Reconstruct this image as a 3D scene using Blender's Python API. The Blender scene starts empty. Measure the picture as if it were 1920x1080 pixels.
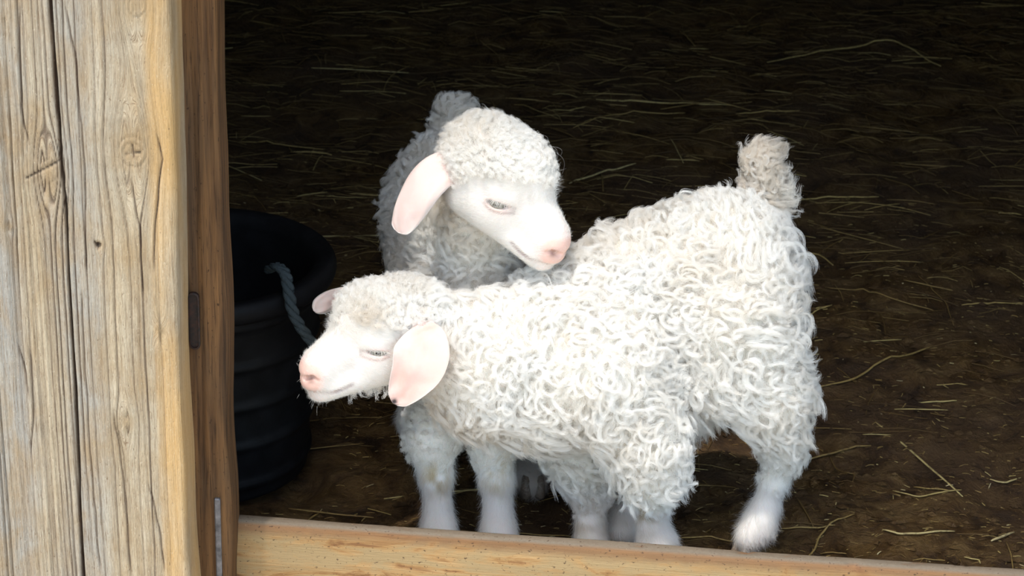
import bpy, bmesh, math, random
import numpy as np
from mathutils import Vector, Matrix, noise
rng = np.random.default_rng(7)
random.seed(7)
SC = bpy.context.scene
COL = SC.collection
rad = math.radians

# ------------------------------------------------------------------ camera, sky, sun, exposure
FPX, CAMH, PITCH, ROLL = 4000.0, 1.5, rad(24), rad(2)
cam_d = bpy.data.cameras.new('camera')
cam = bpy.data.objects.new('camera', cam_d)
COL.objects.link(cam)
cam_d.sensor_width = 36
cam_d.lens = 36 * FPX / 1920
cam_d.clip_start = 0.05
CM = Matrix.Translation((0, 0, CAMH)) @ Matrix.Rotation(math.pi/2 - PITCH, 4, 'X') @ Matrix.Rotation(ROLL, 4, 'Z')
cam.matrix_world = CM
cam_d.dof.use_dof = True
cam_d.dof.focus_distance = 2.64
cam_d.dof.aperture_fstop = 16
SC.camera = cam
SC.view_settings.view_transform = 'Standard'
SC.view_settings.look = 'None'
SC.view_settings.gamma = 1
SC.view_settings.use_curve_mapping = False
SC.view_settings.exposure = 0.0
SUN_AZ, SUN_EL = math.atan(0.65), rad(69)       # from the left behind the camera, high
w = bpy.data.worlds.new('sky')
SC.world = w
w.use_nodes = True
sky = w.node_tree.nodes.new('ShaderNodeTexSky')
sky.sky_type = 'NISHITA'
sky.sun_disc = False
sky.sun_elevation = SUN_EL
sky.sun_rotation = math.pi + SUN_AZ
sky.air_density = 1.0
sky.dust_density = 2.0
wb = w.node_tree.nodes.new('ShaderNodeMix')      # the camera's white balance
wb.data_type = 'RGBA'; wb.blend_type = 'MULTIPLY'; wb.inputs[0].default_value = 1.0
wb.inputs[7].default_value = (.97, .98, .88, 1)
w.node_tree.links.new(sky.outputs[0], wb.inputs[6])
w.node_tree.links.new(wb.outputs[2], w.node_tree.nodes['Background'].inputs[0])
w.node_tree.nodes['Background'].inputs[1].default_value = 0.50
sun_d = bpy.data.lights.new('sun', 'SUN')
sun_d.energy = 2.45
sun_d.angle = rad(1.2)
sun_d.color = (1.0, 0.965, 0.905)
sun = bpy.data.objects.new('sun', sun_d)
COL.objects.link(sun)
to_sun = Vector((-math.sin(SUN_AZ)*math.cos(SUN_EL), -math.cos(SUN_AZ)*math.cos(SUN_EL), math.sin(SUN_EL)))
sun.rotation_euler = to_sun.to_track_quat('Z', 'Y').to_euler()
sun.location = to_sun * 6
SC.cycles.max_bounces = 14
SC.cycles.diffuse_bounces = 10
SC.cycles.transmission_bounces = 8

# ------------------------------------------------------------------ helpers
CR = np.array(CM.to_3x3())
CO = np.array([0, 0, CAMH])
def dray(px, py): return CR @ np.array([(px-960)/FPX, (540-py)/FPX, -1.0])
def AY(px, py, Y):
    d = dray(px, py); return CO + d*(Y/d[1])
def AZ(px, py, z=0.0):
    d = dray(px, py); return CO + d*((z-CAMH)/d[2])
def V3(a): return Vector((float(a[0]), float(a[1]), float(a[2])))
def unit(a): a = np.asarray(a, float); return a/np.linalg.norm(a)

class NT:
    """tiny node tree builder"""
    def __init__(s, name):
        s.m = bpy.data.materials.new(name); s.m.use_nodes = True
        s.t = s.m.node_tree; s.b = s.t.nodes['Principled BSDF']; s.o = s.t.nodes['Material Output']
    def n(s, typ, **kw):
        nd = s.t.nodes.new('ShaderNode'+typ)
        for k, v in kw.items(): setattr(nd, k, v)
        return nd
    def l(s, a, b): s.t.links.new(a, b)
    def coord(s, scale=(1, 1, 1), rot=(0, 0, 0), src='Object'):
        c = s.n('TexCoord'); mp = s.n('Mapping'); mp.inputs['Scale'].default_value = scale; mp.inputs['Rotation'].default_value = rot
        s.l(c.outputs[src], mp.inputs[0]); return mp.outputs[0]
    def noise(s, vec, scale=5, detail=4, rough=.55, dist=0):
        nd = s.n('TexNoise'); nd.inputs['Scale'].default_value = scale; nd.inputs['Detail'].default_value = detail
        nd.inputs['Roughness'].default_value = rough; nd.inputs['Distortion'].default_value = dist
        if vec is not None: s.l(vec, nd.inputs['Vector'])
        return nd.outputs[0]
    def ramp(s, fac, stops, interp='LINEAR'):
        r = s.n('ValToRGB'); r.color_ramp.interpolation = interp; e = r.color_ramp.elements
        while len(e) < len(stops): e.new(.5)
        for i, (p, c) in enumerate(stops):
            e[i].position = p; e[i].color = tuple(c)+(1,) if len(c) == 3 else c
        s.l(fac, r.inputs[0]); return r.outputs[0]
    def mix(s, a, b, fac, mode='MIX'):
        m = s.n('Mix', data_type='RGBA', blend_type=mode)
        for sock, v in ((m.inputs[0], fac), (m.inputs[6], a), (m.inputs[7], b)):
            if hasattr(v, 'links'): s.l(v, sock)
            elif isinstance(v, (int, float)): sock.default_value = v
            else: sock.default_value = tuple(v)+(1,)
        return m.outputs[2]
    def attr(s, name):
        a = s.n('Attribute'); a.attribute_name = name; return a
    def math(s, op, a, b=0.0, clamp=False):
        m = s.n('Math', operation=op, use_clamp=clamp)
        for sock, v in ((m.inputs[0], a), (m.inputs[1], b)):
            if hasattr(v, 'links'): s.l(v, sock)
            else: sock.default_value = v
        return m.outputs[0]
    def bump(s, h, strength=.5, dist=.01):
        b = s.n('Bump'); b.inputs['Strength'].default_value = strength; b.inputs['Distance'].default_value = dist
        s.l(h, b.inputs['Height']); s.l(b.outputs[0], s.b.inputs['Normal']); return b
    def fin(s, color=None, rough=.7, spec=.3):
        if color is not None:
            if hasattr(color, 'links'): s.l(color, s.b.inputs['Base Color'])
            else: s.b.inputs['Base Color'].default_value = tuple(color)+(1,)
        s.b.inputs['Roughness'].default_value = rough
        s.b.inputs['Specular IOR Level'].default_value = spec
        return s.m

def mesh_obj(name, verts, faces, mat=None, parent=None, smooth=False, attrs=None):
    me = bpy.data.meshes.new(name)
    verts = np.asarray(verts, np.float32)
    if isinstance(faces, np.ndarray):
        nf, k = faces.shape
        me.vertices.add(len(verts)); me.vertices.foreach_set('co', verts.ravel())
        me.loops.add(nf*k); me.loops.foreach_set('vertex_index', faces.astype(np.int32).ravel())
        me.polygons.add(nf); me.polygons.foreach_set('loop_start', np.arange(0, nf*k, k, dtype=np.int32))
        me.update(calc_edges=True)
    else:
        me.from_pydata(verts.tolist(), [], faces); me.update()
    if smooth: me.polygons.foreach_set('use_smooth', np.ones(len(me.polygons), bool))
    if mat: me.materials.append(mat)
    for k, a in (attrs or {}).items():
        at = me.attributes.new(k, 'FLOAT', 'POINT'); at.data.foreach_set('value', np.asarray(a, np.float32))
    o = bpy.data.objects.new(name, me); COL.objects.link(o)
    if parent: o.parent = parent
    return o

def tag(o, label=None, cat=None, group=None, kind=None):
    if label: o['label'] = label
    if cat: o['category'] = cat
    if group: o['group'] = group
    if kind: o['kind'] = kind
    return o
def empty(name, loc=(0, 0, 0)):
    o = bpy.data.objects.new(name, None); o.location = loc; COL.objects.link(o); o.empty_display_size = .05
    return o

def box_mesh(x0, x1, y0, y1, z0, z1, bev=0.004, seg=1):
    bm = bmesh.new(); bmesh.ops.create_cube(bm, size=1)
    for v in bm.verts:
        v.co = Vector((x0 if v.co.x < 0 else x1, y0 if v.co.y < 0 else y1, z0 if v.co.z < 0 else z1))
    if bev: bmesh.ops.bevel(bm, geom=bm.edges[:], offset=bev, segments=seg, affect='EDGES', profile=.6)
    return bm
def bm_obj(name, bm, mat, parent=None, loc=None, rz=0, smooth=False):
    me = bpy.data.meshes.new(name); bm.to_mesh(me); bm.free(); me.materials.append(mat)
    if smooth: me.polygons.foreach_set('use_smooth', np.ones(len(me.polygons), bool))
    o = bpy.data.objects.new(name, me); COL.objects.link(o)
    if parent: o.parent = parent
    if loc is not None: o.location = loc
    o.rotation_euler.z = rz
    return o

def tube(pts, radii, nseg=6, caps=True):
    """verts, quads of a tube along pts"""
    pts = np.asarray(pts, float); n = len(pts)
    radii = np.broadcast_to(radii, (n,)) if np.ndim(radii) < 2 else radii
    T = np.gradient(pts, axis=0); T /= np.linalg.norm(T, axis=1)[:, None]+1e-12
    up = np.array([0, 0, 1.0]) if abs(T[0][2]) < .9 else np.array([0, 1.0, 0])
    A = np.cross(T, up); A /= np.linalg.norm(A, axis=1)[:, None]+1e-12
    B = np.cross(T, A)
    th = np.linspace(0, 2*np.pi, nseg, endpoint=False)
    v = pts[:, None] + radii[:, None, None]*(np.cos(th)[None, :, None]*A[:, None]+np.sin(th)[None, :, None]*B[:, None])
    v = v.reshape(-1, 3)
    i = np.arange(n-1)[:, None]*nseg; j = np.arange(nseg)[None]
    j2 = (j+1) % nseg
    f = np.stack([i+j, i+j2, i+nseg+j2, i+nseg+j], -1).reshape(-1, 4).tolist()
    if caps: f += [list(range(nseg))[::-1], list(range((n-1)*nseg, n*nseg))]
    return v, f

# value noise in numpy (3D, smooth)
_perm = np.random.default_rng(3).random((64, 64, 64)).astype(np.float32)
def vnoise(p):
    p = np.asarray(p, np.float32); i = np.floor(p).astype(np.int64); f = p-i; f = f*f*(3-2*f); i &= 63; j = (i+1) & 63
    g = lambda a, b, c: _perm[a, b, c]
    x0, y0, z0, x1, y1, z1 = i[..., 0], i[..., 1], i[..., 2], j[..., 0], j[..., 1], j[..., 2]
    fx, fy, fz = f[..., 0], f[..., 1], f[..., 2]
    a = g(x0, y0, z0)*(1-fx)+g(x1, y0, z0)*fx; b = g(x0, y1, z0)*(1-fx)+g(x1, y1, z0)*fx
    c = g(x0, y0, z1)*(1-fx)+g(x1, y0, z1)*fx; d = g(x0, y1, z1)*(1-fx)+g(x1, y1, z1)*fx
    return ((a*(1-fy)+b*fy)*(1-fz)+(c*(1-fy)+d*fy)*fz)*2-1
def fbm(p, octv=4):
    s = 0; a = 1; p = np.asarray(p, np.float32)
    for k in range(octv): s = s+a*vnoise(p*(2**k)+17.3*k); a *= .5
    return s

# ------------------------------------------------------------------ materials
def wood_mat(name, pale, mid, dark, grey, along='Z', scale=1.0, rough=.75):
    t = NT(name)
    st = {'Z': (38, 38, 1.6), 'X': (1.6, 38, 38)}[along]
    st = tuple(s*scale for s in st)
    v = t.coord(st)
    n1 = t.noise(v, 3.0, 6, .6, .4)
    n2 = t.noise(t.coord(tuple(s*3 for s in st)), 3.5, 4, .6)
    n3 = t.noise(t.coord((3, 3, 1.2) if along == 'Z' else (1.5, 5, 9)), 2.0, 4, .6, .6)
    n4 = t.noise(t.coord((60, 60, 30)), 4, 3, .6)
    c = t.ramp(n1, [(.30, dark), (.45, mid), (.66, pale)])
    c = t.mix(c, grey, t.ramp(n3, [(.45, (0, 0, 0)), (.68, (.75, .75, .75))]))
    c = t.mix(c, dark, t.ramp(n2, [(.34, (.7, .7, .7)), (.44, (0, 0, 0))]))
    c = t.mix(c, dark, t.ramp(n4, [(.30, (.8, .8, .8)), (.36, (0, 0, 0))]))
    h = t.math('ADD', t.math('MULTIPLY', n2, .6), n1)
    t.bump(h, .5, .0025)
    return t.fin(c, rough, .25)
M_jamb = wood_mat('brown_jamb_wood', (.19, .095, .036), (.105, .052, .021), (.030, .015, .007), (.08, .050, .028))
M_sill = wood_mat('orange_sill_wood', (.50, .29, .11), (.42, .23, .085), (.20, .095, .04), (.36, .24, .12), 'X')
def sill_mat():
    t = NT('stained_sill_wood')
    n1 = t.noise(t.coord((2.2, 60, 60)), 4.0, 6, .62, .3); n2 = t.noise(t.coord((6, 260, 260)), 3.0, 4, .6, .2)
    bl = t.noise(t.coord((5, 14, 14)), 2.2, 5, .62, .8); sp = t.noise(t.coord((70, 110, 110)), 2.6, 4, .6, .4)
    c = t.ramp(n1, [(.30, (.28, .15, .055)), (.5, (.41, .235, .093)), (.7, (.50, .31, .14))])
    c = t.mix(c, (.24, .13, .055), t.ramp(n2, [(.34, (.55, .55, .55)), (.46, (0, 0, 0))]))
    c = t.mix(c, (.34, .25, .13), t.ramp(bl, [(.42, (0, 0, 0)), (.56, (.8, .8, .8))]))
    c = t.mix(c, (.19, .085, .035), t.ramp(bl, [(.36, (.85, .85, .85)), (.45, (0, 0, 0))]))
    co = t.n('TexCoord'); sx = t.n('SeparateXYZ'); t.l(co.outputs['Object'], sx.inputs[0])
    zz = t.math('ADD', sx.outputs[2], t.math('MULTIPLY', t.math('SUBTRACT', bl, .5), .02))
    c = t.mix(c, (.20, .095, .045), t.math('MULTIPLY', t.ramp(zz, [(.108, (0, 0, 0)), (.122, (1, 1, 1))]), .80))
    c = t.mix(c, t.mix((.21, .18, .135), (.10, .08, .06), sp), t.ramp(sx.outputs[2], [(.1255, (0, 0, 0)), (.1285, (.85, .85, .85))]))
    c = t.mix(c, (.07, .04, .025), t.ramp(sp, [(.33, (.9, .9, .9)), (.38, (0, 0, 0))]))
    c = t.mix(c, (.62, .50, .32), t.ramp(sp, [(.70, (0, 0, 0)), (.76, (.6, .6, .6))]))
    t.bump(t.math('ADD', t.math('MULTIPLY', n2, .7), t.math('MULTIPLY', sp, .5)), .5, .002)
    return t.fin(c, .7, .25)
M_sill = sill_mat()
M_plank = wood_mat('barn_board_wood', (.16, .11, .07), (.12, .08, .05), (.05, .035, .02), (.14, .12, .1), 'X', .5)

def mud_mat():
    t = NT('dark_trodden_mud')
    v = t.coord((1, 1, 1))
    n1 = t.noise(v, 3.0, 5, .6, .3); n2 = t.noise(v, 16, 8, .72, .7); n3 = t.noise(v, 140, 4, .6)
    c = t.ramp(n2, [(.35, (.028, .014, .006)), (.47, (.100, .053, .018)), (.60, (.185, .108, .038)), (.74, (.32, .22, .10))])
    c = t.mix(c, (.080, .046, .024), t.ramp(n1, [(.42, (0, 0, 0)), (.62, (.7, .7, .7))]))
    c = t.mix(c, (.15, .11, .06), t.ramp(n3, [(.66, (0, 0, 0)), (.76, (.6, .6, .6))]))
    h = t.math('ADD', n2, t.math('MULTIPLY', n3, .25))
    t.bump(h, 1.0, .016)
    t.l(t.ramp(n1, [(.35, (.45, .45, .45)), (.6, (.8, .8, .8))]), t.b.inputs['Roughness'])
    m = t.fin(c, .7, .3)
    return m
M_mud = mud_mat()
def yard_mat():
    t = NT('pale_yard_dirt'); v = t.coord((1, 1, 1))
    n = t.noise(v, 9, 6, .6)
    t.bump(n, .6, .02)
    return t.fin(t.ramp(n, [(.3, (.40, .33, .25)), (.7, (.58, .50, .40))]), .9, .2)
M_yard = yard_mat()
def straw_mat():
    t = NT('dry_straw')
    a = t.attr('tint').outputs['Fac']
    c = t.ramp(a, [(0, (.12, .07, .025)), (.35, (.21, .125, .038)), (.65, (.46, .32, .11)), (.85, (.58, .45, .17)), (1, (.64, .52, .28))])
    n = t.noise(t.coord((90, 90, 90)), 2, 3)
    c = t.mix(c, (.10, .06, .03), t.ramp(n, [(.3, (.7, .7, .7)), (.5, (0, 0, 0))]))
    return t.fin(c, .55, .35)
M_straw = straw_mat()
def rubber_mat():
    t = NT('black_ribbed_rubber'); v = t.coord((1, 1, 1)); n = t.noise(v, 30, 5, .6)
    t.bump(n, .3, .004)
    return t.fin(t.ramp(n, [(.35, (.004, .004, .0045)), (.75, (.010, .010, .0115))]), .6, .2)
M_rubber = rubber_mat()
M_rope = NT('blue_grey_rope'); M_rope.bump(M_rope.noise(M_rope.coord((150, 150, 60)), 4, 3), .6, .003)
M_rope = M_rope.fin((.05, .065, .07), .8, .2)
t = NT('dull_grey_metal'); t.b.inputs['Metallic'].default_value = .6
M_metal = t.fin(t.ramp(t.noise(t.coord((20, 20, 20)), 6, 4), [(.3, (.10, .10, .11)), (.7, (.26, .26, .28))]), .5, .5)
t = NT('rust_dark_iron'); M_rust = t.fin(t.ramp(t.noise(t.coord((40, 40, 40)), 5, 4), [(.4, (.008, .006, .006)), (.75, (.045, .016, .010))]), .6, .4)
M_feed = NT('tan_feed'); M_feed.bump(M_feed.noise(M_feed.coord((1, 1, 1)), 120, 4), 1, .01)
M_feed = M_feed.fin(M_feed.ramp(M_feed.noise(M_feed.coord((1, 1, 1)), 60, 4), [(.3, (.05, .035, .02)), (.7, (.16, .11, .06))]), .9, .1)

def skin_mat():
    t = NT('white_and_pink_skin')
    pk = t.attr('pink').outputs['Fac']; st = t.attr('stain').outputs['Fac']; ln = t.attr('lipline').outputs['Fac']
    c = t.mix((.84, .79, .75), (.82, .54, .46), pk)
    c = t.mix(c, (.74, .70, .64), t.attr('woolly').outputs['Fac'])
    c = t.mix(c, (.50, .38, .20), st)
    c = t.mix(c, (.26, .14, .12), ln)
    n = t.noise(t.coord((1, 1, 1)), 900, 3, .6); t.bump(n, .10, .001)
    t.b.inputs['Subsurface Weight'].default_value = .25
    t.b.inputs['Subsurface Scale'].default_value = .006
    t.b.inputs['Subsurface Radius'].default_value = (1, .5, .35)
    return t.fin(c, .6, .25)
M_skin = skin_mat()
def ear_mat():
    t = NT('pale_pink_ear_skin')
    pk = t.attr('pink').outputs['Fac']
    n = t.noise(t.coord((1, 1, 1)), 40, 4, .6, .5)
    c = t.mix((.74, .61, .565), (.72, .45, .39), pk)
    c = t.mix(c, (.74, .55, .50), t.ramp(n, [(.4, (0, 0, 0)), (.65, (.5, .5, .5))]))
    c = t.mix(c, (.06, .05, .05), t.attr('tagmark').outputs['Fac'])
    t.b.inputs['Subsurface Weight'].default_value = .35
    t.b.inputs['Subsurface Scale'].default_value = .008
    t.b.inputs['Subsurface Radius'].default_value = (1, .45, .35)
    t.bump(t.noise(t.coord((1, 1, 1)), 500, 3), .12, .001)
    return t.fin(c, .65, .2)
M_ear = ear_mat()
def fur_mat(name, base, tip, transl=.35, tan_tone=(.66, .52, .34)):
    t = NT(name)
    hi = t.n('HairInfo')
    tint = t.attr('tint').outputs['Fac']
    c = t.mix(base, tip, hi.outputs['Intercept'])
    c = t.mix(c, tan_tone, tint)
    d = t.n('BsdfDiffuse'); tr = t.n('BsdfTranslucent'); g = t.n('BsdfGlossy'); g.inputs['Roughness'].default_value = .35
    g.inputs['Color'].default_value = (1, 1, 1, 1)
    t.l(c, d.inputs[0]); t.l(c, tr.inputs[0])
    m1 = t.n('MixShader'); m1.inputs[0].default_value = transl; t.l(d.outputs[0], m1.inputs[1]); t.l(tr.outputs[0], m1.inputs[2])
    m2 = t.n('MixShader'); m2.inputs[0].default_value = .05; t.l(m1.outputs[0], m2.inputs[1]); t.l(g.outputs[0], m2.inputs[2])
    t.l(m2.outputs[0], t.o.inputs[0])
    t.t.nodes.remove(t.b)
    return t.m
M_wool = fur_mat('white_curly_mohair', (.97, .955, .925), (.985, .975, .955), .55)
M_fur = fur_mat('short_white_fur', (.90, .88, .84), (.92, .90, .87), .4, (.52, .38, .19))
t = NT('amber_grey_eye')   # iris and bar pupil around the local +X axis of the eyeball
co = t.n('TexCoord'); sp = t.n('SeparateXYZ'); t.l(co.outputs['Object'], sp.inputs[0])
yy = t.math('MULTIPLY', sp.outputs[1], 1.0); zz = sp.outputs[2]
r2 = t.math('SQRT', t.math('ADD', t.math('MULTIPLY', yy, yy), t.math('MULTIPLY', zz, zz)))
pup = t.math('ADD', t.math('POWER', t.math('ABSOLUTE', t.math('DIVIDE', yy, .0040)), 4), t.math('POWER', t.math('ABSOLUTE', t.math('DIVIDE', zz, .0014)), 4))
n = t.noise(t.coord((300, 300, 300)), 3, 3)
iris = t.mix((.14, .135, .11), (.34, .33, .28), n)
c = t.mix((.01, .01, .012), iris, t.ramp(pup, [(.45, (0, 0, 0)), (.6, (1, 1, 1))]))
c = t.mix(c, (.10, .075, .06), t.ramp(t.math('DIVIDE', r2, .0100), [(.80, (0, 0, 0)), (.95, (1, 1, 1))]))
M_eye = t.fin(c, .08, .6)
t = NT('pale_horn_hoof'); M_hoof = t.fin(t.ramp(t.noise(t.coord((30, 30, 200)), 3, 3), [(.3, (.20, .15, .11)), (.7, (.42, .34, .26))]), .5, .4)

#%%STRUCTURE
# ------------------------------------------------------------------ barn front: a facade line turned a little from the camera's square
YAW = math.atan2(-0.0669, 0.9833)
U = np.array([math.cos(YAW), math.sin(YAW), 0]); NV = np.array([-U[1], U[0], 0])   # along the wall, into the barn
def W(u, n, z, o=AZ(435, 976, .13)): return np.array([o[0], o[1], 0]) + U*u + NV*n + np.array([0, 0, z])
def wbox(name, u0, u1, n0, n1, z0, z1, mat, bev=.004, parent=None):
    o = W(0, 0, 0)
    ob = bm_obj(name, box_mesh(u0, u1, n0, n1, z0, z1, bev), mat, parent)
    ob.matrix_world = Matrix.Translation(V3(o)) @ Matrix.Rotation(YAW, 4, 'Z')
    return ob
def st(o): o['kind'] = 'structure'; return o

# floor: heightfield of trodden mud
def floor_height(x, y):
    p = np.stack([x, y, np.zeros_like(x)], -1)
    h = .012*fbm(p*2.2, 3)+.010*fbm(p*9+5, 3)+.0050*np.abs(fbm(p*26+9, 3))+.0022*fbm(p*70+9, 2)
    pit = vnoise(p*14+30); h = h-.016*np.clip(pit-.35, 0, 1)
    return h-.008
ys = np.concatenate([np.arange(2.30, 3.2, .008), np.arange(3.2, 5.6, .02), np.arange(5.6, 8.01, .15)])
xs = np.concatenate([np.arange(-4, -1.3, .15), np.arange(-1.3, 1.5, .0105), np.arange(1.5, 4.01, .15)])
X, Y = np.meshgrid(xs, ys, indexing='ij')
Z = floor_height(X, Y)
nx, ny = X.shape
i = np.arange(nx-1)[:, None]*ny; j = np.arange(ny-1)[None]
fl = np.stack([i+j, i+ny+j, i+ny+j+1, i+j+1], -1).reshape(-1, 4)
st(mesh_obj('floor', np.stack([X, Y, Z], -1).reshape(-1, 3), fl, M_mud, smooth=True))
st(wbox('ceiling_and_shade_eave', .31, 4.9, -.68, -.24, 2.4, 2.46, M_plank))  # unseen stepped eave, added to shade the floor right of the kids
st(bm_obj('yard_ground', box_mesh(-12, 12, -14, 2.34, -.3, -.012, 0), M_yard))
st(wbox('wall_left', -4.2, -4.05, .05, 6, -.1, 2.4, M_plank))
st(wbox('wall_right', 4.6, 4.75, .05, 6, -.1, 2.4, M_plank))
st(wbox('wall_back', -4.2, 4.75, 5.6, 5.75, -.1, 2.4, M_plank))
st(wbox('ceiling_and_shade_eave', -4.3, 4.9, -.24, 5.8, 2.4, 2.46, M_plank))
for k, (a, b) in enumerate([(-4.2, -.035), (1.55, 4.75)]):
    st(wbox('wall_front', a, b, 0.0, .05, -.05, 2.4, M_plank))
st(wbox('wall_front', -.035, 1.55, 0, .05, 1.95, 2.4, M_plank))

# sill board, its top edge chipped
def sill():
    L0, L1 = -.012, 1.55
    us = np.arange(L0, L1+.001, .006)
    prof = []   # cross-section (n, z): front bottom -> front top -> back top -> back bottom
    for s in np.linspace(-.02, .121, 14): prof.append((0, s))
    prof += [(.0010, .1260), (.0025, .1288), (.006, .130), (.010, .1302), (.014, .130), (.0175, .1285), (.0195, .125), (.020, .10), (.020, -.02)]
    prof = np.array(prof)
    Ug, K = np.meshgrid(us, np.arange(len(prof)), indexing='ij')
    n = prof[K, 0]; z = prof[K, 1]
    p = np.stack([Ug*6, n*60, z*60], -1); q = np.stack([Ug*45, n*90, z*90], -1)
    chip = np.clip(fbm(q, 3)-.45, 0, 1)*np.clip((z-.112)/.015, 0, 1)
    z = z-.006*chip+.0010*fbm(p, 3)
    n = n+.0010*fbm(np.stack([Ug*3, z*150, n*3], -1), 3)+.003*chip*(n < .01)
    P = W(0, 0, 0)+Ug[..., None]*U+n[..., None]*NV+z[..., None]*np.array([0, 0, 1.])
    a, b = Ug.shape
    i = np.arange(a-1)[:, None]*b; j = np.arange(b-1)[None]
    f = np.stack([i+j, i+b+j, i+b+j+1, i+j+1], -1).reshape(-1, 4).tolist()
    f += [list(range(b)), list(range((a-1)*b, a*b))[::-1]]
    org = W(0, 0, 0)
    L = (P.reshape(-1, 3)-org) @ np.stack([U, NV, [0, 0, 1]], 1)
    o = mesh_obj('sill_board', L, f, M_sill, smooth=True)
    o.matrix_world = Matrix.Translation(V3(org)) @ Matrix.Rotation(YAW, 4, 'Z')
    return o
tag(sill(), 'orange-brown wooden board on edge across the bottom of the doorway', 'board')

# door post: a dense grained front with a long crack and knots
def post():
    x1, yf = -.3755, 2.20                     # right front corner
    wd, dp = .34, .075
    # columns across the front, around the rounded corner, along the right side
    s_front = np.arange(0, wd-.008, .0011)
    arc = np.linspace(0, math.pi/2, 7)
    s_side = np.linspace(.010, dp, 8)
    cx, cy, nxn, nyn, ss = [], [], [], [], []
    for s in s_front: cx.append(x1-wd+s); cy.append(yf); nxn.append(0); nyn.append(-1); ss.append(s)
    for a in arc:
        r = .008; cx.append(x1-r+r*math.sin(a)); cy.append(yf+r-r*math.cos(a)); nxn.append(math.sin(a)); nyn.append(-math.cos(a)); ss.append(wd-.008+r*a)
    for s in s_side[1:]: cx.append(x1); cy.append(yf+s); nxn.append(1); nyn.append(0); ss.append(wd+s)
    zs = np.concatenate([np.linspace(-.02, .06, 5), np.arange(.07, .90, .0026), np.linspace(.92, 1.98, 24)])
    S, Zg = np.meshgrid(np.array(ss), zs, indexing='ij')
    CX, _ = np.meshgrid(np.array(cx), zs, indexing='ij'); CY, _ = np.meshgrid(np.array(cy), zs, indexing='ij')
    NX, _ = np.meshgrid(np.array(nxn), zs, indexing='ij'); NY, _ = np.meshgrid(np.array(nyn), zs, indexing='ij')
    def sp(px, py): q = AY(px, py, yf); return q[0]-(x1-wd), q[2]
    # knots bend the grain coordinate
    g = S.copy()
    knot = np.zeros_like(S); kr = np.full_like(S, 9.)
    for px, py, r, amp in [(248, 285, .030, .020), (235, 790, .013, .010), (188, 460, .007, .004), (90, 320, .022, .014), (18, 425, .006, .004), (255, 8, .022, .016), (300, 620, .008, -.008)]:
        s0, z0 = sp(px, py); dx = S-s0; dz = (Zg-z0)/2.0; d = np.sqrt(dx*dx+dz*dz)
        g = g-amp*np.sign(dx)*np.exp(-(d/r)**2)*np.clip(np.abs(dx)/(r*.25), 0, 1)
        d2 = np.sqrt(dx*dx+(Zg-z0)**2*.8)
        knot = np.maximum(knot, np.exp(-(d2/(r*.42))**4)); kr = np.minimum(kr, d2/r)
    g = g+.0035*fbm(np.stack([S*9, Zg*2.2, 0*S], -1), 3)+.0006*fbm(np.stack([S*30, Zg*18, 0*S+3], -1), 3)
    left = np.clip((.205-S)/.06, 0, 1)           # left half is ridged, right half smoother
    def ridges(f, off): return vnoise(np.stack([g*f+off, Zg*.55+off, 0*g], -1))
    r1 = ridges(150, 0); r2 = ridges(380, 9); r3 = ridges(900, 21)
    crest = np.abs(r1)
    groove = np.clip(1-np.abs(ridges(95, 40))*9, 0, 1)*np.clip(.3+left, 0, 1)
    h = .0020*crest*(0.35+.9*left)+.0010*r2*(.5+.6*left)+.00040*r3-.0038*groove*(.35+left)
    h += .0014*fbm(np.stack([S*12, Zg*5, 0*S], -1), 3)
    # knots: raised rim, star crack
    h += .0016*np.exp(-((kr-.45)/.16)**2)*np.cos(kr*30)*.6
    # single dark grain lines, as the softer early wood has weathered away
    rg = np.random.default_rng(4); lines = np.zeros_like(S); gk = .006
    while gk < .325:
        wv = .0009*fbm(np.stack([0*S+gk*77, Zg*3.0, 0*S], -1), 3)
        dpt = np.clip(.55+.9*vnoise(np.stack([0*S+gk*55, Zg*2.2, 0*S+4], -1)), 0, 1)*rg.uniform(.45, 1)
        lines = np.maximum(lines, dpt*np.exp(-((g-gk-wv)/(.00075))**2)); gk += rg.uniform(.0045, .0105)*(1 if gk < .22 else 1.9)
    lines *= np.clip(1-knot, 0, 1)
    h -= .0030*lines
    # the long crack
    crk = [(93, -20), (103, 120), (112, 260), (122, 380), (131, 560), (140, 720), (148, 900), (157, 1100)]
    zk = np.array([sp(*c)[1] for c in crk]); sk = np.array([sp(*c)[0] for c in crk])
    o = np.argsort(zk); sc_ = np.interp(Zg, zk[o], sk[o])+.0006*fbm(np.stack([0*S, Zg*20, 0*S+7], -1), 2)
    cw = .0017+.0004*fbm(np.stack([0*S, Zg*9, 0*S], -1), 2)
    crack = np.exp(-((S-sc_)/cw)**4)
    # thin checks on the right half
    chk = np.zeros_like(S)
    for line in [[(245, 330), (262, 430), (268, 560)], [(212, 760), (232, 900), (246, 1080)], [(275, 900), (300, 990), (308, 1080)], [(290, 240), (303, 300), (290, 420), (288, 520)],
                 [(55, 640), (62, 760), (60, 860)], [(152, 540), (160, 700), (172, 860), (188, 1080)], [(120, 0), (140, 100), (158, 300), (163, 520)], [(36, 0), (40, 200), (56, 280)], [(30, 640), (48, 700), (55, 760)]]:
        zk = np.array([sp(*c)[1] for c in line]); sk = np.array([sp(*c)[0] for c in line]); o = np.argsort(zk)
        s_ = np.interp(Zg, zk[o], sk[o])+.0012*fbm(np.stack([0*S, Zg*30, 0*S+sk[0]*99], -1), 2)
        inr = np.clip((Zg-zk.min())/.02, 0, 1)*np.clip((zk.max()-Zg)/.02, 0, 1)
        chk = np.maximum(chk, inr*np.exp(-((S-s_)/.0009)**2))
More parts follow.
